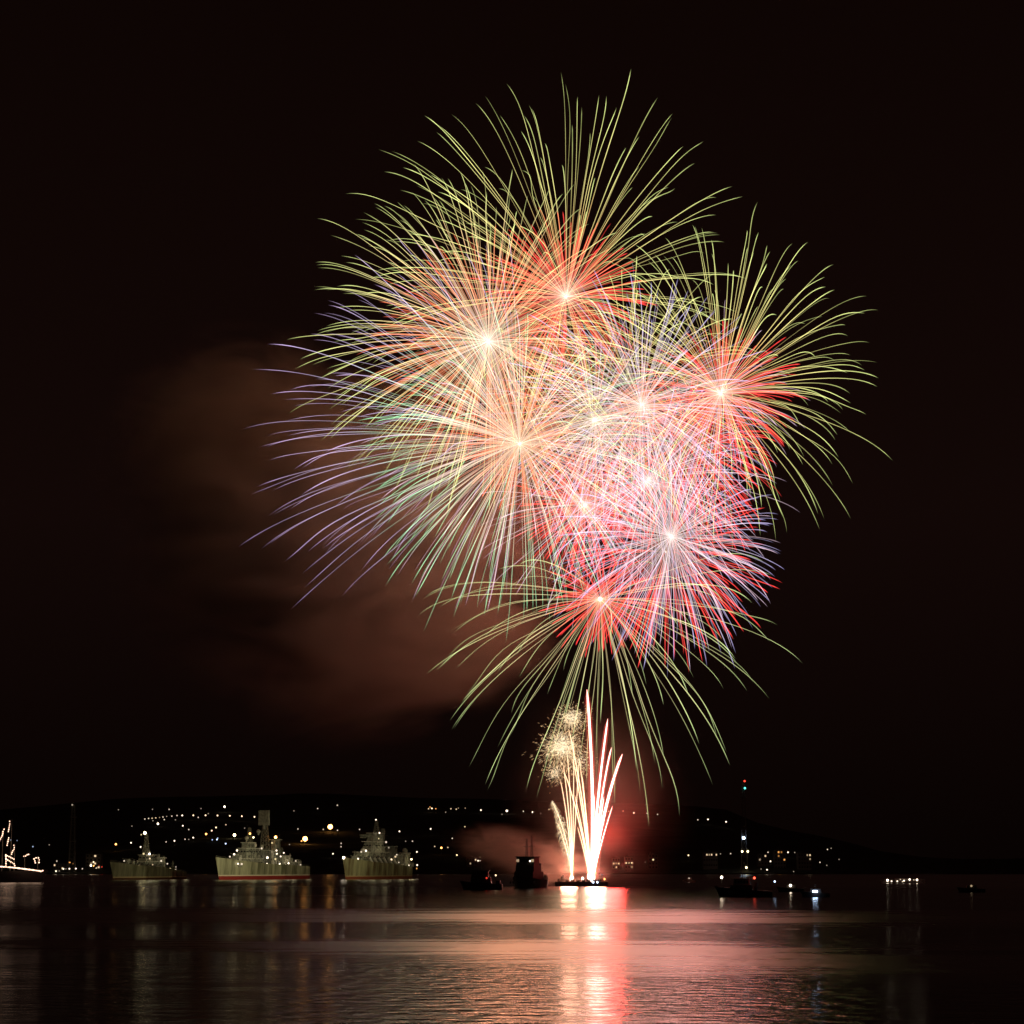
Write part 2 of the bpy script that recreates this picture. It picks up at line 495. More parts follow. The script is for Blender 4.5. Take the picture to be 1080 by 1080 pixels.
CL['on the quay left of the smallest warship'] = [(59.9,908.2,'w',1),(59.1,918.8,'w',2),(62.5,918.6,'w',0),(66.9,916.4,'w',2),(69.5,916.4,'w',0),(73.2,916.2,'w',2),(73.4,909.5,'o',2),(77,911,'o',0),(80,916.1,'w',2),
  (86.9,916.3,'w',1),(100,903.4,'w',2),(98.6,909.2,'a',2),(95.9,912.9,'w',3),(98.8,913.2,'o',2),(101.5,915.5,'w',1),(107.5,914.3,'r',1),(104.5,913,'r',0)]
CL['over the light-strung ship'] = [(34.7,892.9,'b',1),(18,886.5,'b',0),(52,891,'w',0),(11.6,886,'b',1)]
for where, lst in CL.items():
    for n, (px, py, c, k) in enumerate(sorted(lst)):
        label = '%s %s street lamp %s, %s from the left' % (['faint', 'small', 'clear', 'bright', 'dazzling'][k], CNAME[c], where, ORD[n + 1])
        street_lamp(px, py, c, k, label, 'street lamps ' + where)

# ------------------------------------------------------------------ buildings on the shore
def building(px0, px1, pyt, cols, rows, lit, label, c='y'):
    Y = rnd.uniform(2470, 2560)
    a, b = at(px0, 918, Y), at(px1, 918, Y)
    top = at((px0 + px1) / 2, pyt, Y).z
    w = b.x - a.x
    base = 1.0
    root = empty('apartment_block', ((a.x + b.x) / 2, Y, base))
    tag(root, label, 'building', 'apartment blocks along the shore')
    h = top - base
    MB().box(-w / 2, w / 2, 0, 14, -4, h).build('wall', M['concrete'], root)
    r = MB().box(-w / 2 - .5, w / 2 + .5, -.5, 14.5, h + .003, h + .9)
    r.box(-w * .2, -w * .05, 4, 8, h + .9, h + 3).build('roof', M['roof'], root)
    n = 0
    for j in range(rows):
        for i in range(cols):
            on = (i, j) in lit
            x = -w / 2 + w * (i + .5) / cols; z = h * (j + .55) / rows
            MB().box(x - w / cols * .25, x + w / cols * .25, -.12, .1, z - .9, z + .9).build('window', lampmat(c, 0 if (i + j) % 2 else 1) if on else M['glass'], root)
building(646, 654, 905, 3, 4, {(0, 2), (1, 1), (2, 2), (1, 2)}, 'dark low block with four lit windows right beside the barge glow')
building(659, 668, 904, 3, 4, {(1, 2), (2, 2), (2, 1), (0, 2)}, 'dark block with a short row of yellow windows right of the barge')
building(684, 694, 901, 3, 5, {(1, 3)}, 'block under the small knot of orange lamps')
building(742, 757, 899, 6, 4, {(1, 3), (3, 3), (5, 3), (2, 3)}, 'wide block with a faint upper row of windows left of the tall mast', 'a')
building(800, 812, 901, 4, 5, {(2, 4), (0, 3)}, 'dark block just right of the tall mast', 'a')
building(817, 829, 897, 4, 6, {(1, 5), (2, 5), (1, 4), (3, 3)}, 'tall dark block with a few reddish windows right of the mast', 'o')
building(842, 856, 900, 5, 5, {(4, 4), (4, 3), (3, 4)}, 'dark block at the right end of the lit shore', 'a')
building(492, 503, 905, 4, 4, {(3, 3), (1, 2)}, 'dark block behind the work boat and its smoke', 'a')
building(56, 70, 911, 5, 3, {(0, 2), (3, 1)}, 'long low quay shed between the lit ship and the smallest warship', 'a')
building(90, 106, 901, 4, 5, {(1, 2), (2, 4), (2, 2), (3, 1)}, 'lit quay building left of the smallest warship bow', 'a')

# ------------------------------------------------------------------ masts on the shore
def tower(name, px, pyb, pyt, Y, w0, w1, lamps, label, mat):
    b = at(px, pyb, Y); t = at(px, pyt, Y)
    root = empty(name, (b.x, b.y, 1.5)); tag(root, label, 'mast')
    mb = MB(); lattice(mb, 0, 0, 0, t.z - 1.5, w0, w1, 0.22, 14); mb.build('lattice', mat, root)
    pf = MB()
    for f in (0.45, 0.8): pf.box(-w0, w0, -w0, w0, (t.z) * f, (t.z) * f + .5)
    pf.build('platform', mat, root)
    for (lx, ly, c, k, r) in lamps:
        p = at(lx, ly, Y - 3)
        MB().ball((p.x - b.x, p.y - b.y, p.z - 1.5), r, 8, 6).build('lamp', lampmat(c, k), root)
tower('signal_mast', 785.3, 921, 823, 2460, 3.2, 1.0,
      [(785.3, 823.8, 'r', 2, 1.0), (785.6, 831.3, 't', 2, 1.1), (784.4, 883.8, 'b', 4, 1.5), (782.8, 898, 'y', 3, 1.1), (788.7, 898, 'y', 3, 1.1),
       (787.2, 915, 'y', 3, 1.1)], 'tall lattice signal mast with a red and a green lamp at its top', M['pole'])
tower('radio_mast', 75.5, 920, 849, 2460, 3.4, 1.4, [(76.2, 848.9, 'w', 0, .9)], 'unlit lattice radio mast standing on the left shore',
      paint('pale galvanised steel', (0.35, 0.33, 0.3), 0.6))

# ------------------------------------------------------------------ warships
class Ship:
    """x forward, y to port, z up; pixel helpers turn a measured point of the photo into a place on the centre line"""
    def __init__(s, label, bow, L, B, yaw_deg, hull, hm, rake=5.0):
        b = wat(*bow)
        a = math.radians(yaw_deg)                         # angle between keel and the line of sight
        s.d = Vector((-math.sin(a), -math.cos(a), 0))     # heading: towards the camera and left
        s.L, s.B = L, B
        c = b - s.d * (L / 2 - rake * .6)
        s.root = empty('warship', (c.x, c.y, 0), math.atan2(s.d.y, s.d.x))
        s.c = c
        tag(s.root, label, 'warship', 'warships moored in the bay')
        s.h = hull
        hull_mb(L, B, *hull, rake=rake).build('hull', hm, s.root)
        dk = MB()                                         # bulwark and rail
        for k in range(30):
            t0, t1 = k / 30, (k + 1) / 30
            for sd in (-1, 1):
                p = s.rim(t0, sd); q = s.rim(t1, sd)
                dk.tube(p + Vector((0, 0, 1.0)), q + Vector((0, 0, 1.0)), 0.05, n=4)
                dk.tube(p, p + Vector((0, 0, 1.0)), 0.05, n=4)
        dk.build('deck_rail', M['steel'], s.root)
    def rim(s, t, sd):
        f = 1.0 if t < 0.5 else max(0.015, 1 - ((t - 0.5) / 0.5) ** 2.3)
        if t < 0.18: f = .72 + .28 * (t / 0.18) ** 0.6
        x = -s.L / 2 + s.L * t - 3.0 * t + (5.0 * (t - .7) ** 2 / .09 if t > .7 else 0)
        return Vector((x, sd * s.B / 2 * f * .96, deck_z(t, *s.h)))
    def loc(s, px, py, y=0.0):
        """point on the plane y = const of the ship seen at picture point (px, py) -> (x, z)"""
        d = ray(px, py); n = Vector((-s.d.y, s.d.x, 0))
        o = Vector((0, 0, H0)); k = ((s.c + n * y - o).dot(n)) / d.dot(n)
        p = o + d * k
        return (p - s.c).dot(s.d), p.z
    def house(s, px0, px1, pyb, pyt, w, name='deckhouse', m='grey', tx=.94, ty=.88, y=0, sub=None):
        x1, zt = s.loc(px0, pyt, y); x0, zb = s.loc(px1, pyb, y)
        _, zt2 = s.loc((px0 + px1) / 2, pyt, y); _, zb2 = s.loc((px0 + px1) / 2, pyb, y)
        o = MB().box(x0, x1, y - w / 2, y + w / 2, zb2, zt2, tx, ty).build(name, M[m], s.root)
        MB().box(min(x0, x1) - .5, max(x0, x1) + .5, y - w / 2 * ty - .7, y + w / 2 * ty + .7, zt2 + .003, zt2 + .35).build('deck_edge', M['white' if m == 'grey' else 'grey'], o)
        r = random.Random(int(px0 * 13 + pyt * 7)); g = MB(); lx = abs(x1 - x0)
        for k in range(int(7 + lx * (zt2 - zb2) / 16)):
            gx = r.uniform(min(x0, x1) + .6, max(x0, x1) - .6); gz = r.uniform(zb2 + .4, zt2 - .9); gs = r.uniform(.3, .9)
            yo = y + w / 2 * (1 - (1 - ty) * (gz - zb2) / (zt2 - zb2))
            g.box(gx - gs, gx + gs, yo - .3, yo + r.uniform(.25, .8), gz, gz + r.uniform(.3, 1.6))
            if k % 3 == 0: g.tube((gx, yo + .25, zb2), (gx, yo + .25, zt2 + r.uniform(0, 2.2)), .14, n=5)
        g.build('wall_fittings', M[r.choice(['white', 'grey', 'grey_dk'])], o)
        return o, x0, x1, zb2, zt2
    def windows(s, par, x0, x1, w, z, y=0):
        mb = MB()
        n = max(2, int(abs(x1 - x0) / 2.2))
        for k in range(n):
            x = x0 + (x1 - x0) * (k + .5) / n
            for sd in (-1, 1): mb.box(x - .6, x + .6, y + sd * (w / 2) - .06, y + sd * (w / 2) + .06, z - .45, z + .45)
        for k in range(int(w / 2)):
            yy = y - w / 2 + w * (k + .5) / int(w / 2)
            mb.box(max(x0, x1) - .1, max(x0, x1) + .06, yy - .6, yy + .6, z - .45, z + .45)
        return mb.build('window_band', M['glass'], par)
    def mast(s, px, pyb, pyt, w0=1.6, w1=.5, r=.16, n=7):
        x, zb = s.loc(px, pyb); _, zt = s.loc(px, pyt)
        mb = MB(); lattice(mb, x, 0, zb, zt, w0, w1, r, n)
        o = mb.build('mast', M['steel'], s.root)
        y_ = MB()
        for f in (.55, .8): y_.tube((x, -4.5 * (1.2 - f), zb + (zt - zb) * f), (x, 4.5 * (1.2 - f), zb + (zt - zb) * f), .12, n=5)
        y_.build('yard', M['steel'], o)
        return x, zb, zt
    def dome(s, px, py, r, m='white', sz=1.0, name='radome'):
        x, z = s.loc(px, py)
        return MB().ball((x, 0, z), r, 14, 9, sz).tube((x, 0, z - r * 1.6), (x, 0, z - r * .7), r * .45, n=8).build(name, M[m], s.root)
    def turret(s, px, py, r=2.2, elev=0.35, y=0):
        x, z = s.loc(px, py, y)
        t = MB().box(x - r * 1.1, x + r, y - r * .8, y + r * .8, z - r * .7, z + r * .5, .75, .8).tube((x, y, z - r * 1.2), (x, y, z - r * .7), r * .9, n=12)
        o = t.build('gun_turret', M['grey'], s.root)
        g = MB()
        for dy in (-.3, .3):
            g.tube((x + r * .8, y + dy, z), (x + r * 3.2, y + dy, z + r * 2.4 * elev), .16, .1, 6)
        g.build('barrel', M['steel'], o)
    def funnel(s, px, pyb, pyt, r):
        x, zb = s.loc(px, pyb); _, zt = s.loc(px, pyt)
        MB().tube((x, 0, zb), (x - 1, 0, zt), r, r * .8, 12).build('funnel', M['grey'], s.root)
        MB().tube((x - 1, 0, zt + .003), (x - 1.05, 0, zt + .8), r * .84, r * .8, 12).build('funnel_cap', M['grey_dk'], s.root)
    def lamps(s, lst):
        for (px, py, c, k, r) in lst:
            y = s.B * .34
            x, z = s.loc(px, py, y)
            MB().tube((x, y, z - r * 3), (x, y, z), .08, n=4).build('lamp_post', M['steel'], s.root)
            MB().ball((x, y, z), r * .85, 8, 5).build('deck_lamp', lampmat(c, k), s.root)
    def clutter(s, n, pxa, pxb, pya, pyb, seed):
        """vents, lockers, davits and boats that crowd the deck"""
        r = random.Random(seed)
        for k in range(n):
            f = r.random()
            px = pxa + (pxb - pxa) * f; py = pya + (pyb - pya) * f
            y = r.uniform(-.32, .32) * s.B
            x, z = s.loc(px, py, y)
            kind = r.choice(['vent', 'locker', 'davit', 'reel', 'launcher'])
            t = (x + s.L / 2) / s.L
            zd = deck_z(max(0, min(1, t)), *s.h)
            mb = MB()
            if kind == 'vent':
                hh = r.uniform(1.6, 3.4)
                mb.tube((x, y, zd), (x, y, zd + hh), .45, .4, 8).ball((x, y, zd + hh), .75, 8, 5, .6); nm = 'vent_cowl'
            elif kind == 'locker':
                mb.box(x - 1.4, x + 1.4, y - .8, y + .8, zd, zd + r.uniform(1.3, 2.4), .96, .9); nm = 'deck_locker'
            elif kind == 'davit':
                mb.tube((x, y, zd), (x, y, zd + 3.6), .16, n=5).tube((x, y, zd + 3.6), (x + .2, y - 1.6, zd + 4.6), .14, n=5)
                mb.tube((x, y - 1.5, zd + 4.5), (x + 3, y - 1.5, zd + 4.4), .1, n=4); nm = 'davit'
            elif kind == 'reel':
                mb.tube((x, y - .9, zd + 1), (x, y + .9, zd + 1), .8, n=12).box(x - .8, x + .8, y - 1, y + 1, zd, zd + .4); nm = 'cable_reel'
            else:
                mb.tube((x, y, zd), (x, y, zd + 1.6), .5, n=8)
                for q in range(3): mb.tube((x - 1.4, y - .6 + q * .6, zd + 1.7), (x + 1.6, y - .6 + q * .6, zd + 2.9), .26, n=7)
                nm = 'launcher'
            mb.build(nm, M[r.choice(['grey', 'grey', 'white', 'grey_dk'])], s.root)

def flood(name, loc, target, power, col, deg, parent=None, size=3.0):
    ld = bpy.data.lights.new(name, 'SPOT'); ld.energy = power; ld.color = col
    ld.spot_size = math.radians(deg); ld.spot_blend = .6; ld.shadow_soft_size = size
    o = bpy.data.objects.new(name, ld); COL.objects.link(o)
    o.location = loc
    o.rotation_euler = (Vector(target) - Vector(loc)).to_track_quat('-Z', 'Y').to_euler()
    return o

def point(name, loc, power, col, size=1.0):
    ld = bpy.data.lights.new(name, 'POINT'); ld.energy = power; ld.color = col; ld.shadow_soft_size = size
    o = bpy.data.objects.new(name, ld); COL.objects.link(o); o.location = loc
    return o

HM1 = hull_mat('streaked green-grey hull', (0.20, 0.20, 0.13), (0.6, 0.5, 0.3), (0.10, 0.04, 0.02), (0.12, 0.12, 0.07), 1.4, 2.0)
HM2 = hull_mat('weathered grey hull with red boot-topping', (0.36, 0.36, 0.25), (0.8, 0.72, 0.58), (0.35, 0.035, 0.03), (0.17, 0.17, 0.10), 2.4, 3.3)
HM3 = hull_mat('rust streaked grey hull', (0.25, 0.24, 0.14), (0.45, 0.35, 0.2), (0.22, 0.06, 0.03), (0.13, 0.09, 0.04), 1.9, 2.5)

s1 = Ship('small grey warship with a bright lamp on its mast, leftmost of the warships', (119.5, 928), 92, 13, 22, (12.0, 8.6, 4.6), HM1)
s2 = Ship('green-grey warship with a large square radar panel, the middle warship', (231, 928), 118, 15, 24, (15.0, 10.4, 8.6), HM2)
s3 = Ship('rust-streaked warship with pyramid mast and sloping launch tubes, rightmost of the warships', (364.5, 927.6), 100, 15, 22.5, (15.0, 11.0, 8.0), HM3)
FL = (1.0, 0.92, 0.52)

# --- smallest warship
h, x0, x1, zb, zt = s1.house(148, 166, 915.5, 909, 8); s1.windows(h, x0, x1, 7.6, (zb + zt) / 2)
h, x0, x1, zb, zt = s1.house(150, 160, 909, 902, 6, 'bridge'); s1.windows(h, x0, x1, 5.8, zt - 1.6)
s1.house(166, 172, 916.5, 905, 3.6, 'stack_house', 'grey')
s1.mast(154, 903, 879, 1.8, .5); s1.mast(152, 906, 891, 1.2, .5, n=5)
s1.mast(182, 921, 908, .5, .2, .1, 5)
s1.dome(156.5, 899, 1.6, 'grey'); s1.turret(134, 907.5, 1.9); s1.turret(140, 909, 1.4, .6)
s1.funnel(166, 911, 902, 1.5)
s1.clutter(22, 128, 186, 909, 919, 3)
s1.lamps([(152.8, 878.5, 'y', 4, 1.15), (149, 880.3, 'y', 1, .5), (148.3, 893.2, 'w', 2, .6), (157.7, 900.6, 'w', 3, .85), (151.5, 900.5, 'y', 1, .8), (146.7, 912.6, 'a', 2, .5),
          (170, 908, 'w', 1, .8), (176.5, 911, 'w', 1, .6), (185.3, 917.5, 'w', 2, .6), (189, 920.7, 'w', 2, .7), (185.5, 914.3, 'w', 0, .6), (179.4, 916.4, 'y', 2, .7),
          (161, 912, 'a', 1, .5), (131, 908, 'w', 1, .6), (158, 905.5, 'a', 1, .7)])
# --- middle warship with the square radar panel
h, x0, x1, zb, zt = s2.house(246, 271, 914, 906, 9, 'low_deckhouse'); s2.windows(h, x0, x1, 8.6, (zb + zt) / 2)
h, x0, x1, zb, zt = s2.house(255, 270, 906, 895, 7.5, 'bridge'); s2.windows(h, x0, x1, 7.1, zt - 2.0)
s2.house(258, 266, 895, 889, 5, 'director_house')
s2.dome(266.5, 891.5, 2.9, 'white', .75)
s2.mast(263, 890, 873, 1.6, .6); s2.mast(279, 908, 869, 3.0, 1.2, .22, 9)
s2.house(272, 283, 914, 897, 5, 'mast_house', 'grey_dk')
x, z = s2.loc(278.5, 862.4)
pan = MB().box(x - .7, x + .7, -4.2, 4.2, z - 5.2, z + 5.0, 1, .94)
for k in range(7): pan.box(x + .7, x + .95, -4.2, 4.2, z - 4.8 + k * 1.5, z - 4.6 + k * 1.5)
po = pan.build('radar_panel', M['grey'], s2.root)
po.location = (0, 0, 0)
MB().tube((x, 0, z - 8), (x, 0, z - 5.2), .9, n=8).build('radar_pedestal', M['steel'], s2.root)
s2.house(287, 294, 914, 886, 3.4, 'funnel_tower', 'grey', .7, .9)
s2.house(283, 287, 914, 898, 3.4, 'equipment_tower')
s2.house(294, 303, 914, 903, 5, 'aft_deckhouse')
s2.house(303, 313, 915, 909.5, 6, 'hangar')
s2.turret(248.5, 902.5, 2.2); s2.turret(306, 906, 1.8, .7); s2.turret(314, 909.5, 1.6, .5)
s2.mast(297, 905, 894, 1.0, .4, .12, 5)
for px, py in ((260, 884), (272.5, 877), (276, 893)): s2.dome(px, py, 1.5, 'grey', 1, 'radar_dish')
s2.clutter(30, 250, 320, 909, 913, 5)
s2.lamps([(290.7, 883, 'o', 4, 1.1), (263.6, 879.2, 'o', 3, .8), (267.3, 883.2, 'y', 3, .7), (282, 904.5, 'w', 3, .8), (281.5, 911.5, 'w', 3, .9), (295, 911.8, 'w', 3, .9),
          (291.6, 897, 'w', 2, .7), (292, 900.5, 'w', 2, .7), (299.3, 899.5, 'w', 2, .6), (296, 903.3, 'w', 2, .6), (304.3, 910.5, 'w', 3, .6), (276, 894.8, 'w', 1, .8), (250, 897, 'w', 2, .8),
          (247, 901, 'w', 2, .8), (242.5, 903.5, 'w', 1, .7), (312, 908, 'w', 1, .6), (317, 912, 'w', 1, .6), (251, 911, 'w', 2, .7), (255, 911.3, 'w', 1, .8), (287, 889, 'y', 1, .7), (290.5, 906, 'y', 1, .8)])
# anchor recess at the bow
xa, za = s2.loc(230, 909)
MB().tube((xa - 2, -1.2, za + 1), (xa - 2.4, -1.35, za - 4.5), .55, .8, 8).build('anchor', M['grey_dk'], s2.root)
# --- warship with sloping launch tubes
h, x0, x1, zb, zt = s3.house(378, 404, 910, 899, 9, 'low_deckhouse'); s3.windows(h, x0, x1, 8.6, (zb + zt) / 2)
h, x0, x1, zb, zt = s3.house(386, 402, 899, 888, 7.5, 'bridge', 'grey', .7, .7); s3.windows(h, x0 + 2, x1 - 2, 6.6, zt - 2.5)
s3.house(390, 401, 888, 879, 5.5, 'mast_base', 'grey', .75, .75)
s3.mast(397, 882, 865, 1.9, .5, .2, 7); s3.mast(403, 885, 874, 1.0, .5, .14, 5); s3.mast(405, 890, 874, .5, .3, .14, 5)
s3.house(404, 416, 911, 893, 5, 'funnel_house', 'grey_dk', .7, .8)
s3.house(414, 421, 912, 902, 5, 'aft_house')
s3.house(424, 430, 914, 900, 4, 'radar_house', 'grey', .6, .8); s3.dome(427, 897, 1.9, 'grey'); s3.dome(427, 900.5, 2.0, 'grey')
s3.house(382, 390, 883, 881, 3, 'aerial_platform', 'grey_dk')
xa, za = s3.loc(384, 883.4); MB().tube((xa - 3, 0, za), (xa + 6, 0, za), .35, n=6).build('boom', M['steel'], s3.root)
for k in range(6):
    px = 391 + k * 4.9
    x, z = s3.loc(px, 909, 5.5)
    t = MB().tube((x - 4.2, 5.2, z - 1.6), (x + 4.2, 6.0, z + 3.4), 1.05, n=10)
    o = t.build('launch_tube', M['white'], s3.root)
    MB().tube((x + 4.2, 6.0, z + 3.404), (x + 4.4, 6.02, z + 3.53), 1.12, n=10).build('tube_cap', M['grey_dk'], o)
s3.turret(379, 900.5, 2.4); s3.turret(374, 904.5, 2.0); s3.turret(434, 911, 1.8, .6)
s3.dome(383, 896.5, 1.7, 'white', .8)
s3.clutter(26, 372, 440, 905, 914, 9)
s3.lamps([(362.5, 904.6, 'w', 4, 1.0), (396.5, 864.6, 'w', 2, .6), (400.2, 878.5, 'w', 2, .7), (407.2, 888.2, 'w', 1, .8), (386, 897.3, 'w', 2, .9), (381, 898.5, 'w', 1, .7),
          (377.7, 905.7, 'w', 2, .7), (389, 903.5, 'y', 1, .8), (417, 903.5, 'a', 1, .8), (420.7, 909.6, 'w', 1, .5), (433.9, 906.3, 'y', 3, .8), (431.3, 912.6, 'w', 2, .5), (440, 912.4, 'w', 2, .7),
          (413, 906.3, 'a', 2, .8), (418.5, 901.5, 'w', 1, .6), (399.5, 884.5, 'y', 1, .5), (410, 894, 'w', 0, .7), (439.5, 916, 'o', 1, .6)])
for s, pw, dx in ((s1, 1.4e5, 0), (s2, 2.6e5, 0), (s3, 1.5e5, 0)):
    c = s.c
    for fx, fz, fp in ((.22, 17, .5), (0.02, 22, 1.0), (-.25, 14, .7), (-.44, 11, .5)):
        q = s.c + s.d * (s.L * fx) + Vector((-s.d.y, s.d.x, 0)) * (s.B * .55)
        point('deck_floodlight', (q.x, q.y, fz), 260 * fp, (1, .82, .45), 1.6)
    flood('unseen_hull_flood', (c.x + 105, c.y - 130, 26), (c.x, c.y, 9), pw * .55, FL, 62)  # unseen spot added over the open water to light the hull

# ------------------------------------------------------------------ ship outlined in strings of bulbs (left edge)
def bulb_string(pts, parent, k=3, r=.42, step=1.15, c='a'):
    mb = MB(); cb = MB()
    for a, b in zip(pts[:-1], pts[1:]):
        a, b = Vector(a), Vector(b); n = max(1, int((b - a).length / step))
        cb.tube(a + Vector((0, .4, 0)), b + Vector((0, .4, 0)), .06, n=4)
        for i in range(n):
            p = a.lerp(b, (i + .5) / n)
            mb.ball(p, r * rnd.uniform(.75, 1.2), 6, 4)
    o = mb.build('light_string', M['bulb'], parent)
    cb.build('cable', M['pole'], o)
    return o
M['bulb'] = glow('warm party bulb', (1.0, 0.62, 0.42), 3.2)
def lit_ship():
    w = wat(46, 930.5)
    Y = w.y
    c = at(-8, 930, Y)
    root = empty('dressed_ship', (c.x, Y, 0)); tag(root, 'ship outlined with strings of warm bulbs at the left edge', 'ship')
    L = 2 * (w.x - c.x) + 2
    hull_mb(L, 11, 7.2, 6.0, 6.2, rake=4).build('hull', M['dark_hull'], root)
    def P(px, py, y=-6.0):
        p = at(px, py, Y + y); return (p.x - c.x, y, p.z)
    MB().box(P(-12, 0)[0], P(17, 0)[0], -3.4, 3.4, 6, P(0, 907)[2], .95, .9).build('deckhouse', M['dark_house'], root)
    MB().box(P(5, 0)[0], P(16, 0)[0], -2.8, 2.8, P(0, 907)[2] + .003, P(0, 902)[2], .9, .9).build('bridge', M['dark_house'], root)
    for px, t in ((9, 864), (13, 889), (0, 880), (-14, 870)):
        x = P(px, 900)[0]; MB().tube((x, 0, 6), (x, 0, P(px, t)[2]), .3, .15, 6).build('mast', M['steel'], root)
    x = P(38, 900)[0]; MB().tube((x, 0, 6), (x, 0, P(38, 903)[2]), .25, .2, 6).build('davit', M['steel'], root)
    MB().tube(P(24, 903.5, -2), P(29, 900.5, -2), .3, n=6).tube(P(26, 903, -2), P(26, 915, -2), .22, n=5).build('crane_arm', M['steel'], root)
    bulb_string([P(-30, 914), P(2, 914), P(14, 915), P(30, 917), P(42, 918.6), P(44, 919.3), P(46, 917.2)], root, step=.8)
    for pts in ([(5.3, 901.3), (15.5, 906.5)], [(5.6, 905.5), (15.6, 911.5), (15.6, 914.5)], [(6.3, 902), (6.3, 914)],
                [(9.8, 864.5), (10.5, 868), (8.6, 878)], [(9.4, 882.6), (7.3, 892.5)], [(5.3, 873.2), (3.3, 876), (2.8, 880.5), (-1, 887.5), (-4, 893)],
                [(14.3, 890.3), (15.3, 895), (13, 898), (12, 901.8)], [(24.2, 903.2), (28, 902.7), (29.2, 900.4), (31, 901.8)],
                [(35.3, 904.8), (36.6, 907), (37.5, 911)], [(36.6, 905.5), (39.5, 904), (41.5, 905.6), (41, 911)]):
        bulb_string([P(a, b, -2.5) for a, b in pts], root, r=.36, step=1.0)
lit_ship()

# ------------------------------------------------------------------ work boats and tugs
def boat(name, label, cat, px, py, L, B, heading, zb, zm, zs, rake=1.6):
    c = wat(px, py)
    root = empty(name, (c.x, c.y, 0), heading); tag(root, label, cat)
    hull_mb(L, B, zb, zm, zs, rake=rake, draft=-.6).build('hull', M['dark_hull'], root)
    return root, c

def side_windows(par, x0, x1, y, z0, z1, n, mat='glass'):
    for k in range(n):
        a = x0 + (x1 - x0) * (k + .15) / n; b = x0 + (x1 - x0) * (k + .85) / n
        MB().box(a, b, y - .04, y + .04, z0, z1).build('window', M[mat] if isinstance(mat, str) else mat, par)

def tyres(root, L, B, z, n):
    for k in range(n):
        x = -L * .35 + L * .6 * k / (n - 1)
        for sd in (-1, 1):
            bm = bmesh.new()
            me = bpy.data.meshes.new('tyre')
            seg, rs = 12, 6
            vs = []
            for i in range(seg):
                a = 2 * math.pi * i / seg
                for j in range(rs):
                    b = 2 * math.pi * j / rs
                    vs.append(bm.verts.new((x + (.42 + .15 * math.cos(b)) * math.cos(a), sd * (B / 2 + .05) + .15 * math.sin(b), z + (.42 + .15 * math.cos(b)) * math.sin(a))))
            for i in range(seg):
                for j in range(rs):
                    bm.faces.new((vs[i * rs + j], vs[((i + 1) % seg) * rs + j], vs[((i + 1) % seg) * rs + (j + 1) % rs], vs[i * rs + (j + 1) % rs]))
            bm.to_mesh(me); bm.free()
            link_mesh('tyre_fender', me, M['rubber'], root)

# tug seen from its bow, two lattice masts
def bow_tug():
    root, c = boat('tugboat', 'dark tugboat with two thin masts standing in front of the glowing smoke', 'tugboat', 556.5, 936.2, 26, 12.0, math.radians(-112), 5.4, 3.6, 3.0)
    MB().box(-8, 5, -4.6, 4.6, 3.2, 7.0, .96, .96).build('deckhouse', M['dark_house'], root)
    MB().box(-5.5, 3.6, -4.4, 4.4, 7.003, 9.8, .96, .96).build('upper_house', M['dark_house'], root)
    wh = MB().box(-3.5, 3.0, -4.2, 4.2, 9.803, 13.2, .95, .97).build('wheelhouse', M['dark_house'], root)
    MB().box(-4.0, 3.5, -4.4, 4.4, 13.203, 13.6).build('wheelhouse_roof', M['dark_hull'], root)
    for k in range(6):
        y = -3.5 + k * 1.4
        MB().box(2.9, 3.08, y - .6, y + .6, 11.2, 12.4).build('window', lampmat('a', 0) if k in (0, 5) else M['glass'], wh)
    for y, t in ((1.6, 22.6), (-.8, 21.4)):
        mb = MB(); lattice(mb, -1, y, 13.6, t, .42, .26, .09, 7); mb.build('mast', M['steel'], root)
    MB().tube((-1, -2.5, 18), (-1, 3, 18), .12, n=5).build('yard', M['steel'], root)
    MB().tube((-1, 1.6, 22.6), (-1, 1.6, 23.4), .25, .1, 5).build('aerial', M['steel'], root)
    for sd in (-1, 1): MB().tube((-7.5, sd * 2.6, 7), (-7.8, sd * 2.6, 10.6), .9, .8, 10).build('funnel', M['dark_hull'], root)
    MB().ball((3.2, 2.4, 11.6), .33, 8, 6).build('lamp', lampmat('w', 3), root)
    for q in range(3): MB().box(-12.4 + q * .9, -11.8 + q * .9, 3.2, 5.2, 3.2, 4.4 + q * .5, .8, .8).build('deck_locker', M['white'], root)
    tyres(root, 26, 11.0, 2.2, 6)
bow_tug()
def work_boat():
    root, c = boat('work_boat', 'low dark work boat with a small red light, left of the tug', 'boat', 508, 938, 17, 5, math.radians(176), 3.6, 2.4, 2.2)
    ch = MB().box(-4, 4.5, -1.9, 1.9, 2.2, 5.0, .95, .92).build('cabin', M['dark_house'], root)
    MB().box(-3, 4.2, -1.75, 1.75, 5.003, 7.4, .9, .9).build('wheelhouse', M['dark_house'], root)
    MB().box(-3.4, 4.6, -2.1, 2.1, 7.403, 7.7).build('wheelhouse_roof', M['dark_hull'], root)
    side_windows(ch, -3.4, 4, 1.78, 3.4, 4.3, 5)
    MB().tube((0, 0, 7.7), (0, 0, 11), .12, .06, 5).build('mast', M['steel'], root)
    MB().box(-7.6, -6, -1.6, 1.6, 2.2, 3.6).build('stern_locker', M['dark_house'], root)
    MB().ball((-2.2, 2.0, 4.6), .38, 8, 6).build('red_lamp', lampmat('r', 1), root)
    MB().tube((-5.8, 0, 2.2), (-5.8, 0, 5.6), .08, n=5).build('lamp_post', M['steel'], root)
    MB().ball((-5.8, .2, 5.7), .34, 8, 6).build('white_lamp', lampmat('a', 2), root)
    tyres(root, 17, 5, 1.5, 5)
work_boat()
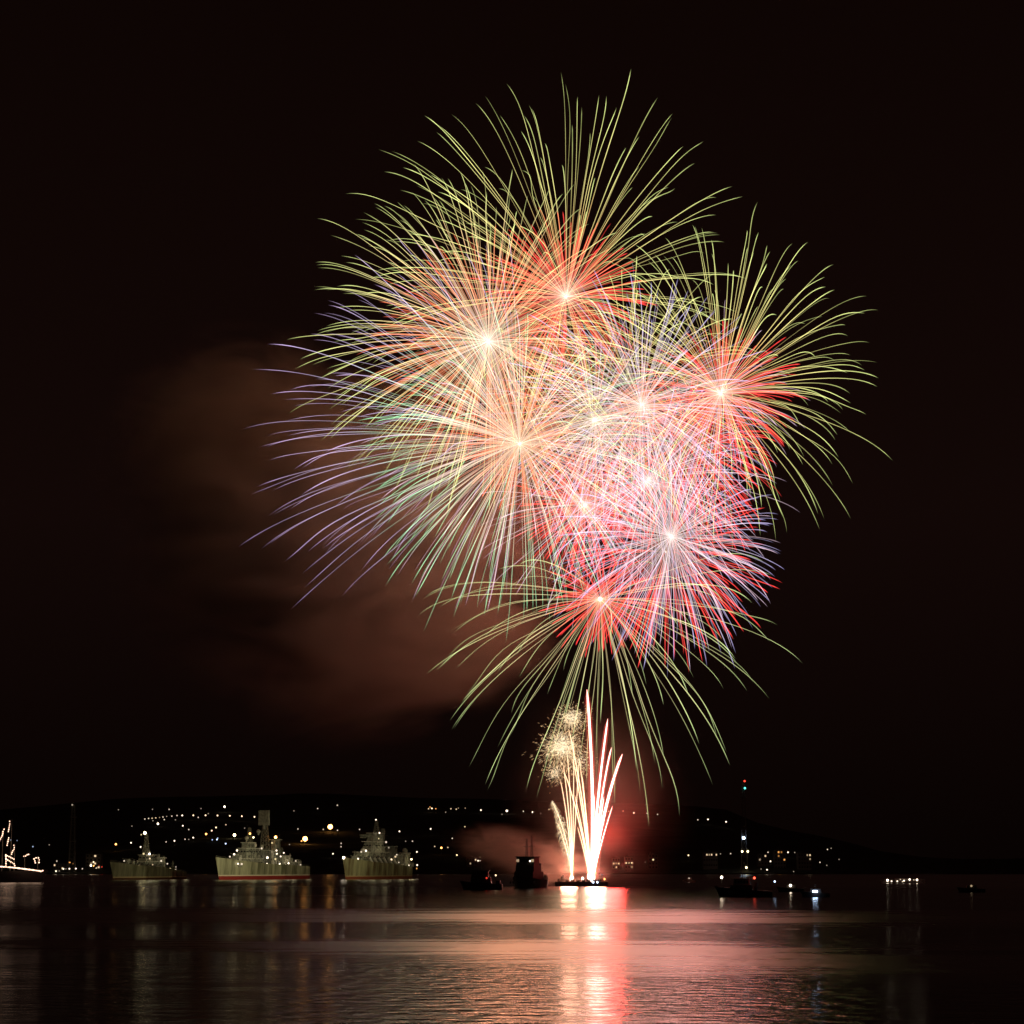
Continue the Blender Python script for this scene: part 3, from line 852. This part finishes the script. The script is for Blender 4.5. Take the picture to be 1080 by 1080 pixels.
def right_tug():
    root, c = boat('harbour_tug', 'dark harbour tug with a red light on its wheelhouse, right of the barge', 'tugboat', 785, 946, 17.5, 5.4, math.radians(172), 3.4, 2.2, 1.8)
    MB().box(-2.5, 4.5, -1.9, 1.9, 2.0, 3.7, .96, .92).build('cabin', M['dark_house'], root)
    wh = MB().box(-1.8, 3.4, -1.7, 1.7, 3.703, 5.6, .92, .92).build('wheelhouse', paint('pale wheelhouse paint', (.5, .5, .48), .5), root)
    MB().box(-2.3, 3.9, -2.0, 2.0, 5.603, 5.8).build('wheelhouse_roof', M['white'], root)
    side_windows(wh, -1.5, 3.1, 1.66, 4.2, 5.1, 5, lampmat('t', 0) if False else 'glass')
    MB().tube((.5, 0, 5.8), (.5, 0, 9.6), .1, .05, 5).build('mast', M['steel'], root)
    MB().tube((-3.6, 0, 2), (-3.8, 0, 4.6), .5, .45, 10).build('funnel', M['dark_hull'], root)
    MB().ball((-3.3, 1.9, 5.9), .36, 8, 6).build('red_lamp', lampmat('r', 3), root)
    MB().tube((7.0, 0, 2.4), (7.0, 0, 6.0), .07, n=5).build('lamp_post', M['steel'], root)
    MB().ball((7.0, .2, 6.1), .38, 8, 6).build('white_lamp', lampmat('w', 4), root)
    MB().tube((-9.6, 0, 1.8), (-9.6, 0, 4.7), .06, n=5).build('stern_post', M['steel'], root)
    MB().ball((-9.6, .2, 4.8), .26, 8, 6).build('stern_lamp', lampmat('b', 3), root)
    tyres(root, 17, 5.4, 1.3, 6)
right_tug()
def launch(px, py, L, c, k, r, label, wide=False):
    root, cc = boat('motor_launch', label, 'boat', px, py, L, L * .32, math.radians(170), 1.9, 1.3, 1.2, rake=.9)
    MB().box(-L * .22, L * .18, -L * .11, L * .11, 1.2, 2.5, .85, .85).build('cabin', M['dark_house'], root)
    MB().tube((0, 0, 2.5), (0, 0, 4.2), .05, n=5).build('mast', M['steel'], root)
    lm = MB()
    if wide: lm.tube((-.75, L * .2, 1.75), (.75, L * .2, 1.75), r, n=8)
    else: lm.ball((0, L * .13, 2.3), r, 8, 6)
    lm.build('lamp', lampmat(c, k), root)
launch(860, 946, 9, 'b', 4, .25, 'small dark launch carrying a wide blue-white lamp', True)
launch(834, 940.5, 10, 'w', 3, .5, 'small launch with a warm white lamp between the tug and the blue lamp')
launch(1024.6, 941, 10, 'a', 0, .4, 'faintly seen launch near the right edge of the bay')
launch(727, 930.5, 8, 'w', 1, .35, 'tiny boat with a pale lamp halfway between barge and tug')
def pontoon():
    c = wat(951.5, 931.6)
    root = empty('ferry_pontoon', (c.x, c.y, 0)); tag(root, 'low pontoon carrying a row of white lamps at the right', 'pontoon')
    MB().box(-12, 12, -3, 3, -.6, 1.1).build('hull', M['dark_hull'], root)
    MB().box(-4, 5, -1.6, 1.6, 1.103, 2.6, .95, .9).build('cabin', M['dark_house'], root)
    rl = MB()
    for k in range(13): rl.tube((-11.8 + k * 1.966, -2.8, 1.1), (-11.8 + k * 1.966, -2.8, 2.1), .05, n=4)
    rl.tube((-11.8, -2.8, 2.1), (11.8, -2.8, 2.1), .05, n=4).build('rail', M['steel'], root)
    for px, py, k, r in ((936, 928.4, 4, .5), (940.3, 929.4, 2, .4), (946.4, 929.4, 2, .4), (949.6, 927.5, 1, .3), (953.5, 928.8, 2, .45), (951.8, 929.8, 1, .35), (959.4, 927.6, 3, .45), (963.7, 928, 1, .3), (967.2, 928, 4, .45)):
        p = at(px, py, c.y - 3.2)
        MB().tube((p.x - c.x, -2.9, 1.1), (p.x - c.x, -2.9, p.z), .05, n=4).build('lamp_post', M['steel'], root)
        MB().ball((p.x - c.x, -3.2, p.z), r, 8, 6).build('lamp', lampmat('w', k), root)
pontoon()

# firing barge
BG = wat(613, 934.6)
MPX = BG.y / FPX
def barge():
    root = empty('firework_barge', (BG.x, BG.y, 0)); tag(root, 'flat dark barge from which the comets are fired', 'barge')
    hw = 27 * MPX
    MB().box(-hw, hw, -4.5, 4.5, -.6, 1.9, 1.02, 1.02).build('hull', M['dark_hull'], root)
    MB().box(-hw, hw, -4.7, 4.7, 1.903, 2.1).build('deck', M['dark_house'], root)
    cm = MB()
    for k in range(12):
        x = -hw + 1 + k * (2 * hw - 2) / 11
        for y in (-4.4, 4.4): cm.tube((x, y, 2.1), (x, y, 2.7), .12, n=6)
    cm.build('bollard', M['dark_house'], root) if False else None
    for k in range(7):                                  # mortar racks
        x = -hw * .55 + k * hw * .21
        rk = MB().box(x - .8, x + .8, -3.2, 3.2, 2.103, 2.9)
        o = rk.build('mortar_rack', M['dark_house'], root)
        tb = MB()
        for j in range(8): tb.tube((x - .4 + .8 * (j % 2), -2.8 + j * .8, 2.903), (x - .4 + .8 * (j % 2), -2.8 + j * .8, 3.5), .2, n=8)
        tb.build('mortar_tubes', M['steel'], o)
    st = MB()                                          # stacked crates and tarpaulin at the left end
    for x, y, w, h in ((-10.6, 0, 1.3, 1.4), (-9.2, -.8, 1.1, 2.4), (-7.8, .3, 1.2, 1.9), (-8.6, -1.4, .8, 3.1)):
        o = MB().box(x - w / 2, x + w / 2, y - w / 2, y + w / 2, 2.103, 2.1 + h, .8, .85).build('crate', M['dark_house'], root)
    for px, py, c, k, r in ((627.8, 920.8, 'o', 3, .4), (627.3, 926.3, 'w', 2, .3), (637.6, 927.2, 'o', 3, .4), (625.5, 930.4, 'b', 4, .4), (630, 930.5, 'b', 4, .35), (635, 922.5, 'b', 0, .3), (632, 917.5, 'b', 0, .3)):
        p = at(px, py, BG.y - 4.6)
        MB().tube((p.x - BG.x, -4.6, 1.9), (p.x - BG.x, -4.6, p.z), .06, n=4).build('lamp_post', M['steel'], root)
        MB().ball((p.x - BG.x, -4.6, p.z), r, 8, 6).build('lamp', lampmat(c, k), root)
barge()

# ------------------------------------------------------------------ fireworks
FY = BG.y
def sphere_dirs(n, rs, jit=0.25):
    i = np.arange(n) + .5
    ph = np.arccos(1 - 2 * i / n); th = math.pi * (1 + 5 ** .5) * i
    d = np.stack([np.cos(th) * np.sin(ph), np.sin(th) * np.sin(ph), np.cos(ph)], 1)
    d += rs.normal(0, jit / math.sqrt(n) * 3, d.shape)
    d /= np.linalg.norm(d, axis=1)[:, None]
    q, _ = np.linalg.qr(rs.normal(size=(3, 3)))
    return d @ q.T

def tubes_mesh(name, P, Rr, along, power):
    """P: trails x steps x 3, Rr: trails x steps radii -> closed three-sided tubes"""
    n, m, _ = P.shape
    T = np.gradient(P, axis=1); T /= np.linalg.norm(T, axis=2)[..., None] + 1e-9
    up = np.array([0.31, 0.22, 0.93]); U = np.cross(T, up); U /= np.linalg.norm(U, axis=2)[..., None] + 1e-9
    W = np.cross(T, U)
    S = 4
    V = np.empty((n, m, S, 3))
    for s in range(S):
        a = 2 * math.pi * s / S
        V[:, :, s] = P + (U * math.cos(a) + W * math.sin(a)) * Rr[..., None]
    idx = np.arange(n * m * S).reshape(n, m, S)
    quads = []
    for s in range(S):
        s2 = (s + 1) % S
        quads.append(np.stack([idx[:, :-1, s], idx[:, :-1, s2], idx[:, 1:, s2], idx[:, 1:, s]], -1).reshape(-1, 4))
    F = np.concatenate(quads)
    caps = np.concatenate([idx[:, 0, ::-1], idx[:, -1, :]])
    F = np.concatenate([F, caps])
    me = bpy.data.meshes.new(name)
    me.vertices.add(n * m * S); me.vertices.foreach_set('co', V.reshape(-1).astype(np.float32))
    me.loops.add(F.size); me.loops.foreach_set('vertex_index', F.reshape(-1).astype(np.int32))
    me.polygons.add(len(F)); me.polygons.foreach_set('loop_start', np.arange(0, F.size, 4, dtype=np.int32))
    me.update(calc_edges=True)
    for nm, A in (('along', along), ('power', power)):
        at_ = me.attributes.new(nm, 'FLOAT', 'POINT')
        at_.data.foreach_set('value', np.repeat(A.reshape(-1), S).astype(np.float32))
    me.validate()
    return me

CORE = .38
WID = .60
def star_layer(parent, name, n, R, mat, width=.30, jit=.09, grav=.16, drag=1.9, s0=0.0, s1=1.0, fade=.12, seed=1,
               dirf=None, steps=16, fadein=0.0, smin=None, lift=(0, 0), dim=True, scatter=0):
    rs = np.random.RandomState(seed)
    d = sphere_dirs(n, rs)
    if dirf is not None: d = d[dirf(d)]
    n = len(d)
    R_ = R * np.clip(1 + rs.normal(0, jit, n), .6, 1.25)
    end = s1 * (1 - np.abs(rs.normal(0, .07, n)))
    beg = s0 + (0 if smin is None else rs.uniform(0, smin, n))
    if smin is not None: end = beg + .16
    s = beg[:, None] + np.linspace(0, 1, steps)[None] * (end - beg)[:, None] if smin is not None else s0 + np.linspace(0, 1, steps)[None] * (end - s0)[:, None]
    e1 = 1 - math.exp(-drag)
    f = (1 - np.exp(-drag * s)) / e1
    drop = (s - (1 - np.exp(-drag * s)) / drag) / (1 - e1 / drag)
    P = d[:, None, :] * (R_[:, None] * f)[..., None]
    P[..., 0] += lift[0] * R * f; P[..., 2] += lift[1] * R * f
    P[..., 2] -= grav * R * drop * 1.6
    P[..., 0] -= .03 * R * drop                       # light wind from the right
    if scatter: P += (rs.normal(0, 1, (n, 3)) * np.array([1, 1, .85]) * scatter * R * rs.uniform(.2, 1.3, (n, 1)))[:, None, :]
    tip = np.clip((end[:, None] - s) / fade, 0, 1)
    pw = (tip ** .8) * rs.uniform(.40, 1.35, n)[:, None]
    pw = pw * (1 + .22 * np.sin(s * rs.uniform(9, 26, n)[:, None] + rs.uniform(0, 6.28, n)[:, None]))
    if scatter == 0:                              # uneven burning pushes each star a little off its line
        wob = rs.normal(0, .006 * R, (n, 1, 3)) * np.sin(s * rs.uniform(4, 9, n)[:, None] + rs.uniform(0, 6.28, n)[:, None])[..., None]
        P += wob * np.clip(s / .3, 0, 1)[..., None]
    if dim: pw = pw * (.42 + .58 * np.clip(s / .40, 0, 1) + CORE * np.exp(-s / .022))
    if fadein > 0: pw = pw * np.clip(s / fadein, 0.15, 1)
    near = np.clip(s / .10, .45, 1)
    Rr = width * WID * (.35 + .65 * tip) * near * rs.uniform(.65, 1.35, n)[:, None]
    me = tubes_mesh(name, P, Rr, s, pw)
    return link_mesh(name, me, mat, parent)

SK = 1.16
WHT = (1.0, .82, .62)
YG = (.60, .68, .22)
mats_f = {}
def FM(key, stops, strength):
    if key not in mats_f: mats_f[key] = spark_mat('burning stars ' + key, stops, strength * SK)
    return mats_f[key]
m_yg = FM('red turning yellow-green', [(0, (1, .8, .65)), (.05, (1, .62, .36)), (.14, (1, .44, .16)), (.24, (.80, .66, .24)), (.7, (.66, .74, .25)), (1, (.52, .62, .22))], 1.05)
m_cream = FM('cream turning yellow-green', [(0, (1, .85, .75)), (.14, (1, .60, .36)), (.32, (1, .62, .32)), (.46, (.84, .72, .30)), (.75, (.66, .72, .25)), (1, (.52, .62, .22))], .95)
m_lowgreen = FM('pale green', [(0, (1, .6, .3)), (.15, (.85, .66, .34)), (.45, (.68, .70, .30)), (.8, (.52, .66, .26)), (1, (.50, .58, .28))], .85)
m_red = FM('deep red', [(0, (1, .5, .35)), (.2, (1, .08, .06)), (1, (1, .05, .05))], .88)
m_orange = FM('orange red', [(0, (1, .75, .5)), (.3, (1, .26, .11)), (1, (1, .15, .08))], .60)
m_violet = FM('violet', [(0, (1, .8, .75)), (.3, (.82, .68, .80)), (.7, (.64, .54, .90)), (1, (.46, .40, .84))], .60)
m_mintviolet = FM('mint turning lavender', [(0, (1, .7, .5)), (.15, (1, .66, .50)), (.26, (.70, .74, .55)), (.34, (.40, .70, .46)), (.44, (.60, .50, .70)), (.85, (.62, .44, .74)), (1, (.45, .28, .48))], .74)
m_green = FM('mint green', [(0, (1, .6, .35)), (.3, (.9, .70, .5)), (.5, (.40, .80, .46)), (1, (.28, .70, .34))], .86)
m_white = FM('pinkish white', [(0, (1, .85, .7)), (.4, (.98, .66, .68)), (1, (.84, .60, .82))], .66)
m_gold = FM('crackling gold', [(0, (1, .85, .6)), (.4, (1, .72, .40)), (1, (.9, .48, .20))], .62)
m_core = glow('white hot break', (1, .72, .55), 3.0)

def burst(px, py, label, layers, core=.9, dy=0.0, group='aerial shell bursts'):
    c = at(px, py, FY + dy)
    root = empty('firework_burst', c); tag(root, label, 'firework burst', group)
    if core: MB().ball((0, 0, 0), core, 12, 8).build('break_charge', m_core, root)
    for k, a in enumerate(layers):
        a = dict(a); a['R'] = a['R'] * MPX
        lay = star_layer(root, a.pop('name'), a.pop('n'), a.pop('R'), a.pop('mat'), seed=int(px * 3 + py + k * 17), **a)
        if lay.name.startswith('sparks'): lay['kind'] = 'stuff'
    return c

cA = burst(597, 313, 'yellow-green burst with a red heart at the top of the display', [
    dict(name='outer_stars', n=175, R=214, mat=m_yg, width=.24, grav=.09, lift=(-.05, .29)),
    dict(name='inner_stars', n=170, R=98, mat=m_red, width=.42, grav=.06)], dy=30)
cB = burst(515, 360, 'dense orange and cream burst in the upper left of the display', [
    dict(name='outer_stars', n=290, R=184, mat=m_cream, width=.24, grav=.10, lift=(-.08, .12)),
    dict(name='inner_stars', n=300, R=126, mat=m_orange, width=.34, grav=.06)], core=1.0, dy=-10)
cC = burst(548, 468, 'burst with an orange heart and long lavender trails sweeping left', [
    dict(name='outer_stars', n=300, R=238, mat=m_mintviolet, width=.24, grav=.09, jit=.07, lift=(-.12, .04), dirf=lambda d: (d[:, 0] < .1) & (d[:, 2] > -.62)),
    dict(name='middle_stars', n=250, R=158, mat=m_green, width=.24, grav=.12),
    dict(name='inner_stars', n=190, R=66, mat=m_orange, width=.42, grav=.05),
    dict(name='cream_stars', n=90, R=150, mat=m_white, width=.24, grav=.12)], core=1.1, dy=-55)
cD = burst(627, 443, 'small white-hot burst with a short rising tail in the middle of the display', [
    dict(name='outer_stars', n=120, R=122, mat=m_white, width=.24, grav=.10),
    dict(name='inner_stars', n=150, R=110, mat=m_orange, width=.32, grav=.06)], core=1.1, dy=-25)
cE = burst(676, 427, 'violet burst with a small orange heart between the white burst and the right-hand one', [
    dict(name='outer_stars', n=210, R=150, mat=m_violet, width=.30, grav=.05),
    dict(name='middle_stars', n=110, R=125, mat=m_white, width=.24, grav=.10),
    dict(name='inner_stars', n=80, R=34, mat=m_orange, width=.32, grav=.03)], core=.7, dy=-25)
cF = burst(760, 415, 'yellow-green burst with a red heart at the far right of the display', [
    dict(name='outer_stars', n=185, R=170, mat=m_yg, width=.24, grav=.13, lift=(.04, .26)),
    dict(name='inner_stars', n=150, R=86, mat=m_red, width=.42, grav=.08),
    dict(name='magenta_stars', n=70, R=95, mat=m_white, width=.24, grav=.1)], core=1.0, dy=-15)
cG = burst(617, 533, 'small red burst below the orange heart', [
    dict(name='outer_stars', n=80, R=120, mat=m_white, width=.24, grav=.10),
    dict(name='inner_stars', n=190, R=74, mat=m_red, width=.42, grav=.05)], core=1.0, dy=20)
cH = burst(708, 566, 'white and blue-violet burst low on the right side of the display', [
    dict(name='outer_stars', n=200, R=122, mat=m_violet, width=.28, grav=.08),
    dict(name='middle_stars', n=110, R=112, mat=m_white, width=.25, grav=.08)], core=1.0, dy=-20)
cI = burst(633, 632, 'lowest burst, red hearted with long pale green trails falling outward', [
    dict(name='outer_stars', n=135, R=186, mat=m_lowgreen, width=.27, grav=.15, dirf=lambda d: d[:, 2] < .42),
    dict(name='inner_stars', n=110, R=58, mat=m_red, width=.42, grav=.06)], core=1.2, dy=5)
cJ = burst(702, 582, 'deep red burst mostly hidden behind the blue-violet one', [
    dict(name='red_stars', n=200, R=118, mat=m_red, width=.42, grav=.06, fadein=.3)], core=.6, dy=50)
cK = burst(684, 506, 'pink and lavender burst in the lower middle of the display', [
    dict(name='outer_stars', n=150, R=125, mat=m_violet, width=.26, grav=.08),
    dict(name='middle_stars', n=90, R=150, mat=m_white, width=.24, grav=.12)], core=.6, dy=0)
cL = burst(722, 470, 'red burst whose trails reach out below the right-hand burst', [
    dict(name='red_stars', n=230, R=108, mat=m_red, width=.42, grav=.12, fadein=.3)], core=.5, dy=55)
cM = burst(660, 400, 'burst of yellow-green arcs spreading behind the violet one', [
    dict(name='outer_stars', n=120, R=165, mat=m_yg, width=.30, grav=.14, fadein=.35)], core=.5, dy=70)
# crackling gold puffs above the barge
for (px, py, R, n, w) in ((603, 757, 15, 1100, 'topmost'), (593, 787, 22, 1900, 'largest and leftmost'), (586, 815, 12, 420, 'lowest'), (611, 803, 15, 420, 'rightmost')):
    burst(px, py, 'puff of crackling gold sparks over the comets, the %s one' % w, [
        dict(name='sparks', n=n, R=R, mat=m_gold, width=.16, grav=.12, jit=.50, fade=.05, drag=1.2, scatter=.30, steps=4, smin=.85, dim=False)], core=.0, dy=-6, group='crackling gold puffs')

# comets rising from the barge
m_comet_core = FM('comet white', [(0, (1, .84, .76)), (.6, (1, .58, .50)), (1, (1, .42, .36))], 4.0)
m_gold_core = FM('comet gold', [(0, (1, .85, .6)), (.6, (1, .72, .45)), (1, (1, .6, .35))], 1.9)
m_env_red = spark_mat('glowing red gas of comet', [(0, (1, .22, .13)), (1, (1, .09, .07))], .55, True)
m_env_gold = spark_mat('glowing gold gas of comet', [(0, (1, .5, .22)), (1, (.9, .45, .2))], .18, True)
def comet(bx, by, tx, ty, w, kind, label, bend=0.0, curl=0.0, fuzzy=0):
    b, t = at(bx, by, FY), at(tx, ty, FY + rnd.uniform(-4, 4))
    root = empty('comet', b); tag(root, label, 'comet firework', 'comets rising from the barge')
    n = 26
    s = np.linspace(0, 1, n)
    d = np.array(t - b)
    side = np.array([1.0, 0, 0]) * MPX
    P = s[:, None] * d[None] + (s * (1 - s))[:, None] * side[None] * bend + (s ** 6)[:, None] * side[None] * curl
    if curl: P[:, 2] -= (s ** 14) * 1.2 * MPX
    P = P[None]
    tip = np.clip((1 - s) / .05, 0.1, 1)
    m1, m2 = (m_comet_core, m_env_red) if kind == 'red' else (m_gold_core, m_env_gold)
    link_mesh('trail', tubes_mesh('trail', P, (w * (1.0 - .45 * s) * tip)[None], s[None], np.ones((1, n))), m1, root)
    link_mesh('gas_envelope', tubes_mesh('gas_envelope', P, ((w * 3.2 + .5) * (1 - .5 * s) * tip)[None], s[None], np.ones((1, n))), m2, root)
    if fuzzy:
        rs = np.random.RandomState(int(bx * 7 + tx))
        k = fuzzy
        u = rs.uniform(.08, 1, k)
        c = np.stack([np.interp(u, s, P[0, :, j]) for j in range(3)], 1)
        spread = (.3 + 1.5 * np.sin(np.clip(u, 0, 1) * math.pi) + .4)[:, None]
        a = c + rs.normal(0, .55, (k, 3)) * spread
        e = a + rs.normal(0, .8, (k, 3)) - np.array([0, 0, 1.2])
        ss = np.linspace(0, 1, 4)
        PP = a[:, None] + (e - a)[:, None] * ss[None, :, None]
        link_mesh('sparks', tubes_mesh('sparks', PP, np.full((k, 4), .11), np.tile(ss, (k, 1)), np.tile(1 - ss * .6, (k, 1)) * rs.uniform(.3, 1.2, (k, 1))), m_gold, root)
comet(624, 927, 619, 727, .95, 'red', 'tallest red comet, straight up from the barge', bend=12)
comet(624, 927, 641, 758, .85, 'red', 'red comet leaning right, second tallest', bend=-7)
comet(625, 927, 644, 787, .6, 'red', 'red comet leaning right, just inside the rightmost', bend=-8, curl=1)
comet(625, 927, 655, 794, .8, 'red', 'rightmost red comet curling over at its tip', bend=-12, curl=1.5)
comet(624, 927, 627, 838, .34, 'red', 'short red comet near the middle of the fan')
comet(625, 927, 637, 840, .34, 'red', 'short red comet between the two right-hand tall ones')
comet(625, 927, 646, 850, .30, 'red', 'short red comet at the right side of the fan', bend=-4)
comet(623, 927, 600, 769, .40, 'gold', 'pale comet leaning left, highest of the gold ones', bend=12)
comet(623, 927, 596, 813, .38, 'gold', 'pale comet leaning left under the gold puffs', bend=8, curl=-1)
comet(623, 927, 611, 800, .30, 'gold', 'thin pale comet just left of the tallest red one', bend=5)
comet(623, 927, 606, 838, .30, 'gold', 'short pale comet in the left half of the fan', bend=4)
comet(622, 927, 609, 872, .30, 'gold', 'shortest pale comet low on the left of the fan', bend=3)
comet(603, 926, 591, 822, .30, 'gold', 'thin gold comet from the left mortar, leaning left', bend=9)
comet(603, 926, 598, 792, .30, 'gold', 'thin gold comet from the left mortar, nearly upright', bend=7)
comet(603, 926, 605, 778, .26, 'gold', 'thin gold comet from the left mortar, tallest', bend=3)
comet(603, 926, 611, 800, .26, 'gold', 'thin gold comet from the left mortar, leaning right', bend=0)
comet(623, 927, 604, 800, .34, 'gold', 'pale comet leaning left between the two highest gold ones', bend=7)
comet(623, 927, 614, 818, .34, 'gold', 'pale comet beside the tallest red one, a little shorter than its neighbour', bend=3)
comet(603, 926, 594, 806, .30, 'gold', 'gold comet from the left mortar ending in the lowest gold puff', bend=8)
comet(603, 922, 583, 844, .30, 'gold', 'thick fuzzy gold comet curving away at the far left', bend=13, curl=-1, fuzzy=700)
comet(603, 922, 588, 868, .24, 'gold', 'dim fuzzy gold comet under the far left one', bend=6, fuzzy=300)
m_flare = glow('mortar flash', (1, .70, .55), 3.5)
for px, py, r, lb in ((623.5, 925, 1.9, 'white mortar flash at the foot of the comet fan'), (603, 926.5, 1.0, 'small orange mortar flash left of the main one'), (614.5, 927, .7, 'faint mortar flash between the other two')):
    p = at(px, py, FY - 1)
    tag(MB().ball((0, 0, 0), r, 14, 10, 1.5).build('mortar_flash', m_flare), lb, 'mortar flash').location = p

# lamps added at the breaks, flash and comets, tinted red for smoke and water
for nm, c, pw, col, sz in (('burst_light', cB, 1.0, (1, .33, .15), 16), ('burst_light', cC, 1.7, (1, .34, .17), 16), ('burst_light', cF, .7, (1, .27, .15), 16),
                           ('burst_light', cI, .5, (1, .30, .13), 14), ('burst_light', cH, .7, (1, .30, .22), 16)):
    point(nm, c, 1.0e5 * pw, col, sz)
point('flash_light', at(628, 912, FY), 2.0e4, (1, .34, .24), 5)
point('flash_light', at(600, 919, FY - 2), 1.5e4, (1, .40, .26), 4)
point('comet_light', at(643, 880, FY), 5.0e4, (1, .06, .05), 7)

# ------------------------------------------------------------------ smoke
def smoke(px, py, rx, ry, rz, dens, label, scale, thr, seed, col=(.86, .64, .55), aniso=0.0, Yo=0.0, stretch=(1, 1, 1), shear=0.0, soft=1.0):
    c = at(px, py, FY + Yo)
    rs = np.random.RandomState(seed)
    bm = bmesh.new()
    bmesh.ops.create_icosphere(bm, subdivisions=3, radius=1.0)
    for v in bm.verts:
        v.co = Vector((v.co.x * rx * MPX, v.co.y * ry * MPX, v.co.z * rz * MPX + shear * v.co.x * rx * MPX))
    me = bpy.data.meshes.new('smoke_cloud'); bm.to_mesh(me); bm.free()
    m, nt, out = newmat('firework smoke')
    tc = nt.nodes.new('ShaderNodeTexCoord')
    mp = nt.nodes.new('ShaderNodeMapping'); mp.inputs['Scale'].default_value = tuple(s / scale for s in stretch)
    mp.inputs['Location'].default_value = (seed * 3.1, seed * 1.7, 0)
    nz = nt.nodes.new('ShaderNodeTexNoise'); nz.inputs['Scale'].default_value = 1.0; nz.inputs['Detail'].default_value = 6; nz.inputs['Distortion'].default_value = 1.2
    nt.links.new(tc.outputs['Object'], mp.inputs[0]); nt.links.new(mp.outputs[0], nz.inputs['Vector'])
    # falls off to nothing at the rim of the cloud
    sepx = nt.nodes.new('ShaderNodeSeparateXYZ'); nt.links.new(tc.outputs['Object'], sepx.inputs[0])
    zsh = math_node(nt, 'SUBTRACT', sepx.outputs['Z'], math_node(nt, 'MULTIPLY', sepx.outputs['X'], shear))
    x2 = math_node(nt, 'POWER', math_node(nt, 'ABSOLUTE', math_node(nt, 'DIVIDE', sepx.outputs['X'], rx * MPX)), 2)
    y2 = math_node(nt, 'POWER', math_node(nt, 'ABSOLUTE', math_node(nt, 'DIVIDE', sepx.outputs['Y'], ry * MPX)), 2)
    z2 = math_node(nt, 'POWER', math_node(nt, 'ABSOLUTE', math_node(nt, 'DIVIDE', zsh, rz * MPX)), 2)
    r = math_node(nt, 'SQRT', math_node(nt, 'ADD', math_node(nt, 'ADD', x2, y2), z2))
    fall = math_node(nt, 'SUBTRACT', 1.0, r, clamp=True)
    a = math_node(nt, 'ADD', nz.outputs[0], math_node(nt, 'MULTIPLY', fall, .30 * soft))
    a = math_node(nt, 'MULTIPLY', math_node(nt, 'SUBTRACT', a, thr, clamp=True), 4.5)
    a = math_node(nt, 'MULTIPLY', a, math_node(nt, 'POWER', fall, 1.3))
    dn = math_node(nt, 'MULTIPLY', a, dens)
    pv = nt.nodes.new('ShaderNodeVolumePrincipled')
    pv.inputs['Color'].default_value = col + (1,)
    pv.inputs['Anisotropy'].default_value = aniso
    nt.links.new(dn, pv.inputs['Density'])
    nt.links.new(pv.outputs[0], out.inputs['Volume'])
    m.cycles.volume_sampling = 'MULTIPLE_IMPORTANCE'
    o = link_mesh('smoke_cloud', me, m)
    o.location = c
    tag(o, label, 'smoke', kind='stuff')
smoke(372, 590, 280, 170, 225, .13, 'wide reddish-brown smoke bank drifting left below the bursts', 44, .49, 3, Yo=40, stretch=(.6, 1, 1.3))
smoke(250, 480, 190, 120, 160, .06, 'thin dark smoke wisp at the upper left', 36, .50, 5, Yo=60, stretch=(.7, 1, 1.2))
smoke(558, 905, 98, 40, 33, .22, 'low pink smoke blowing left from the barge behind the tug', 10, .50, 8, Yo=7, shear=-.24, stretch=(.6, 1, 1.4))

smoke(632, 840, 110, 70, 140, .0050, 'thin smoke added round the comets above the barge to carry their red glow', 30, .42, 12, Yo=6, soft=2.0)  # smoke volume added for the red halo round the comets

smoke(600, 470, 230, 90, 210, .0045, 'faint smoke lit from inside by the bursts', 30, .44, 21, Yo=70, soft=1.5)

# ------------------------------------------------------------------ night haze over the bay
HZ = 5e-6
hb = MB().box(-5200, 5200, -160, 5700, -3, 700).build('haze', None)
hb.data.materials.clear()
m, nt, out = newmat('thin night haze')
pv = nt.nodes.new('ShaderNodeVolumePrincipled')
pv.inputs['Color'].default_value = (.85, .8, .78, 1)
pv.inputs['Density'].default_value = HZ
nt.links.new(pv.outputs[0], out.inputs['Volume'])
hb.data.materials.append(m)
hb['kind'] = 'stuff'; hb['label'] = 'thin smoky night haze over the bay'; hb['category'] = 'haze'
